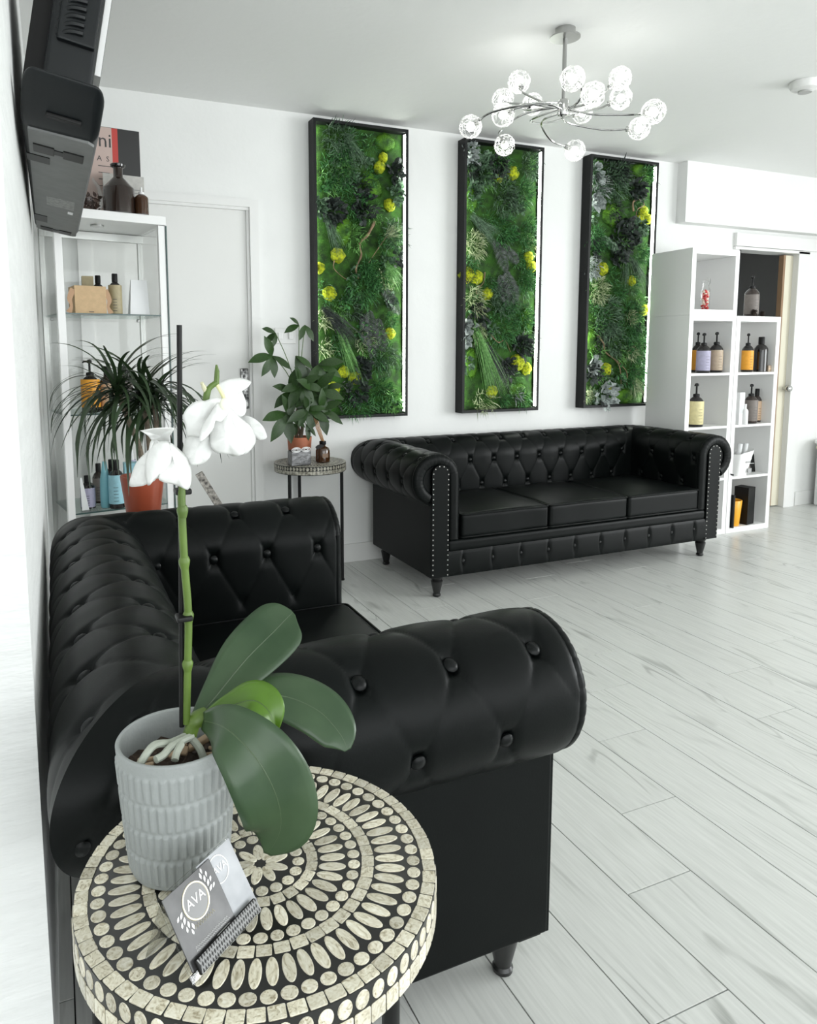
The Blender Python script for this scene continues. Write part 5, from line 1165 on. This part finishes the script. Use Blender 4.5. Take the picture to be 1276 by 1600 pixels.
for i in range(4): MB().tube([(-.004+.003*i, -.004*i, .105), (-.055+.006*i, .01-.012*i, .245-.006*i)], .0022, 6).build('reed', RD, df)
MB().box(-.016, .016, -.0392, -.0382, .028, .05).build('gold_label', mat('label_tint', (.22, .14, .09), .5), df, smooth=False)

# ------------------------------------------------------------------ black wall unit on the left wall
Yn = 1.74; pA = PX(33, 194, 1, Yn); pB = PX(150, 227, 1, Yn); kB = (pB.z-1.24)/Yn; kC = (PX(121, 371, 1, 1.0).z-1.24)
Yf = Yn*kB/kC; ux = pB-pA; wU = ux.length; th = math.atan2(-(pB.z-pA.z), pB.x-pA.x)
LU = Yf-Yn; DG = mat('dark_grey_plastic', (.17, .175, .172), .55, var=.15, vscale=20); BLK = mat('satin_black_plastic', (.008, .010, .011), .40, spec=.3)
wu = thing('wall_screen_unit', 'black wall-mounted screen with a slotted box below it, high on the left wall', 'screen', pA); wu.rotation_euler = (0, th, 0)
hL = .080
bx_ = MB().rbox(-.004, wU+.003, 0, LU, .003, hL, .022, 5, 0, 6); bx_.v = [(v[0], v[1]-.15*max(0, v[2]/hL)*max(0, 1-v[1]/(LU*.9)), v[2]) for v in bx_.v]; bxo = bx_.build('lower_case', BLK, wu, ang=50)
MB().prism([(.012, .012), (wU-.016, .004), (wU-.003, .02), (wU-.003, LU-.02), (wU-.016, LU-.004), (.02, LU-.004), (.006, LU-.03)], (0, 0, -.001), (1, 0, 0), (0, 1, 0), (0, 0, 1), .006).build('bottom_plate', DG, bxo, smooth=False)
def slot(y, x0, x1, w, name='foot_slot'):
    mb = MB(); mb.rbox(x0, x0+.045, y-w, y+w, -.004, .0, .002, 2, 0, 1); mb.rbox(x1-.045, x1, y-w, y+w, -.004, .0, .002, 2, 0, 1); mb.rbox(x0+.02, x1-.02, y-w*.55, y+w*.55, -.003, .0, .001, 1, 0, 1); mb.build(name, M['black'], bxo)
slot(LU*.11, .02, wU-.02, .034); slot(LU*.955, .02, wU-.02, .034)
MB().box(.004, .055, LU*.16, LU*.205, -.003, 0).build('vent_slot', M['black'], bxo, smooth=False); MB().box(.004, .045, LU*.76, LU*.85, -.003, 0).build('vent_slot', M['black'], bxo, smooth=False)
MB().box(.045, .125, LU*.50, LU*.60, -.0016, -.0008).build('rating_label', mat('grey_sticker', (.16, .16, .16), .5, col2=(.32, .32, .31), vscale=90), bxo, smooth=False)
MB().box(.108, .124, LU*.63, LU*.66, -.0016, -.0008).build('white_sticker', GL['white'], bxo, smooth=False)
MB().rbox(.045, wU-.035, -.052, .01, .018, .026, .002, 2, 0, 1).build('front_groove', M['black'], bxo)
ub = MB().rbox(.022, wU-.024, .05, LU*.92, hL+.0, .60, .012, 3, 0, 2).build('screen_case', BLK, wu, ang=50)
mb = MB()
for i in range(22):
    z = hL+.150+.017*i; mb.tube(catmull([Vector((.040, .052, z-.012)), Vector((.062, .034, z)), Vector((.09, .030, z+.003)), Vector((wU-.07, .036, z+.002))], 4), .0055, 6)
mb.build('rib_louvres', mat('rib_black', (.012, .014, .015), .4, spec=.35), ub)
MB().rbox(.040, wU-.030, .036, .060, hL+.13, .58, .006, 2, 0, 1).build('louvre_panel', BLK, ub)
MB().box(wU-.0235, wU-.0105, .10, LU*.90, hL+.10, .60).build('screen_bezel', M['white'], ub, smooth=False); MB().box(wU-.0104, wU-.0095, .12, LU*.88, hL+.12, .58).build('screen_glass', M['black'], ub, smooth=False)
MB().box(XL-pA.x-.006, .03, .10, LU*.8, hL+.02, .56).build('bracket_shadow_block', M['black'], wu, smooth=False)  # bracket enlarged to a black block that stands in for shadow beside the wall
wu_fix = None
# slim patterned board leaning behind the sofa
b0 = PX(306, 748, 1, 2.62); b1 = PX(334, 794, 1, 2.62); dv = (b1-b0); ft = b0+dv*(b0.z/(-dv.z))
bo = thing('patterned_board', 'slim patterned board leaning behind the loveseat arm', 'board', (ft.x, 2.62, 0)); L = (ft-b0).length; u = (b0-ft).normalized(); v = Vector((u.z, 0, -u.x))
PM = mat('lace_pattern', (.50, .47, .42), .6, col2=(.05, .045, .04), vscale=70)
MB().prism([(0, .012), (L, .0), (L, .028), (0, .034)], (0, 0, .012), u, v, (0, 1, 0), .012).build('board_face', PM, bo, smooth=False)
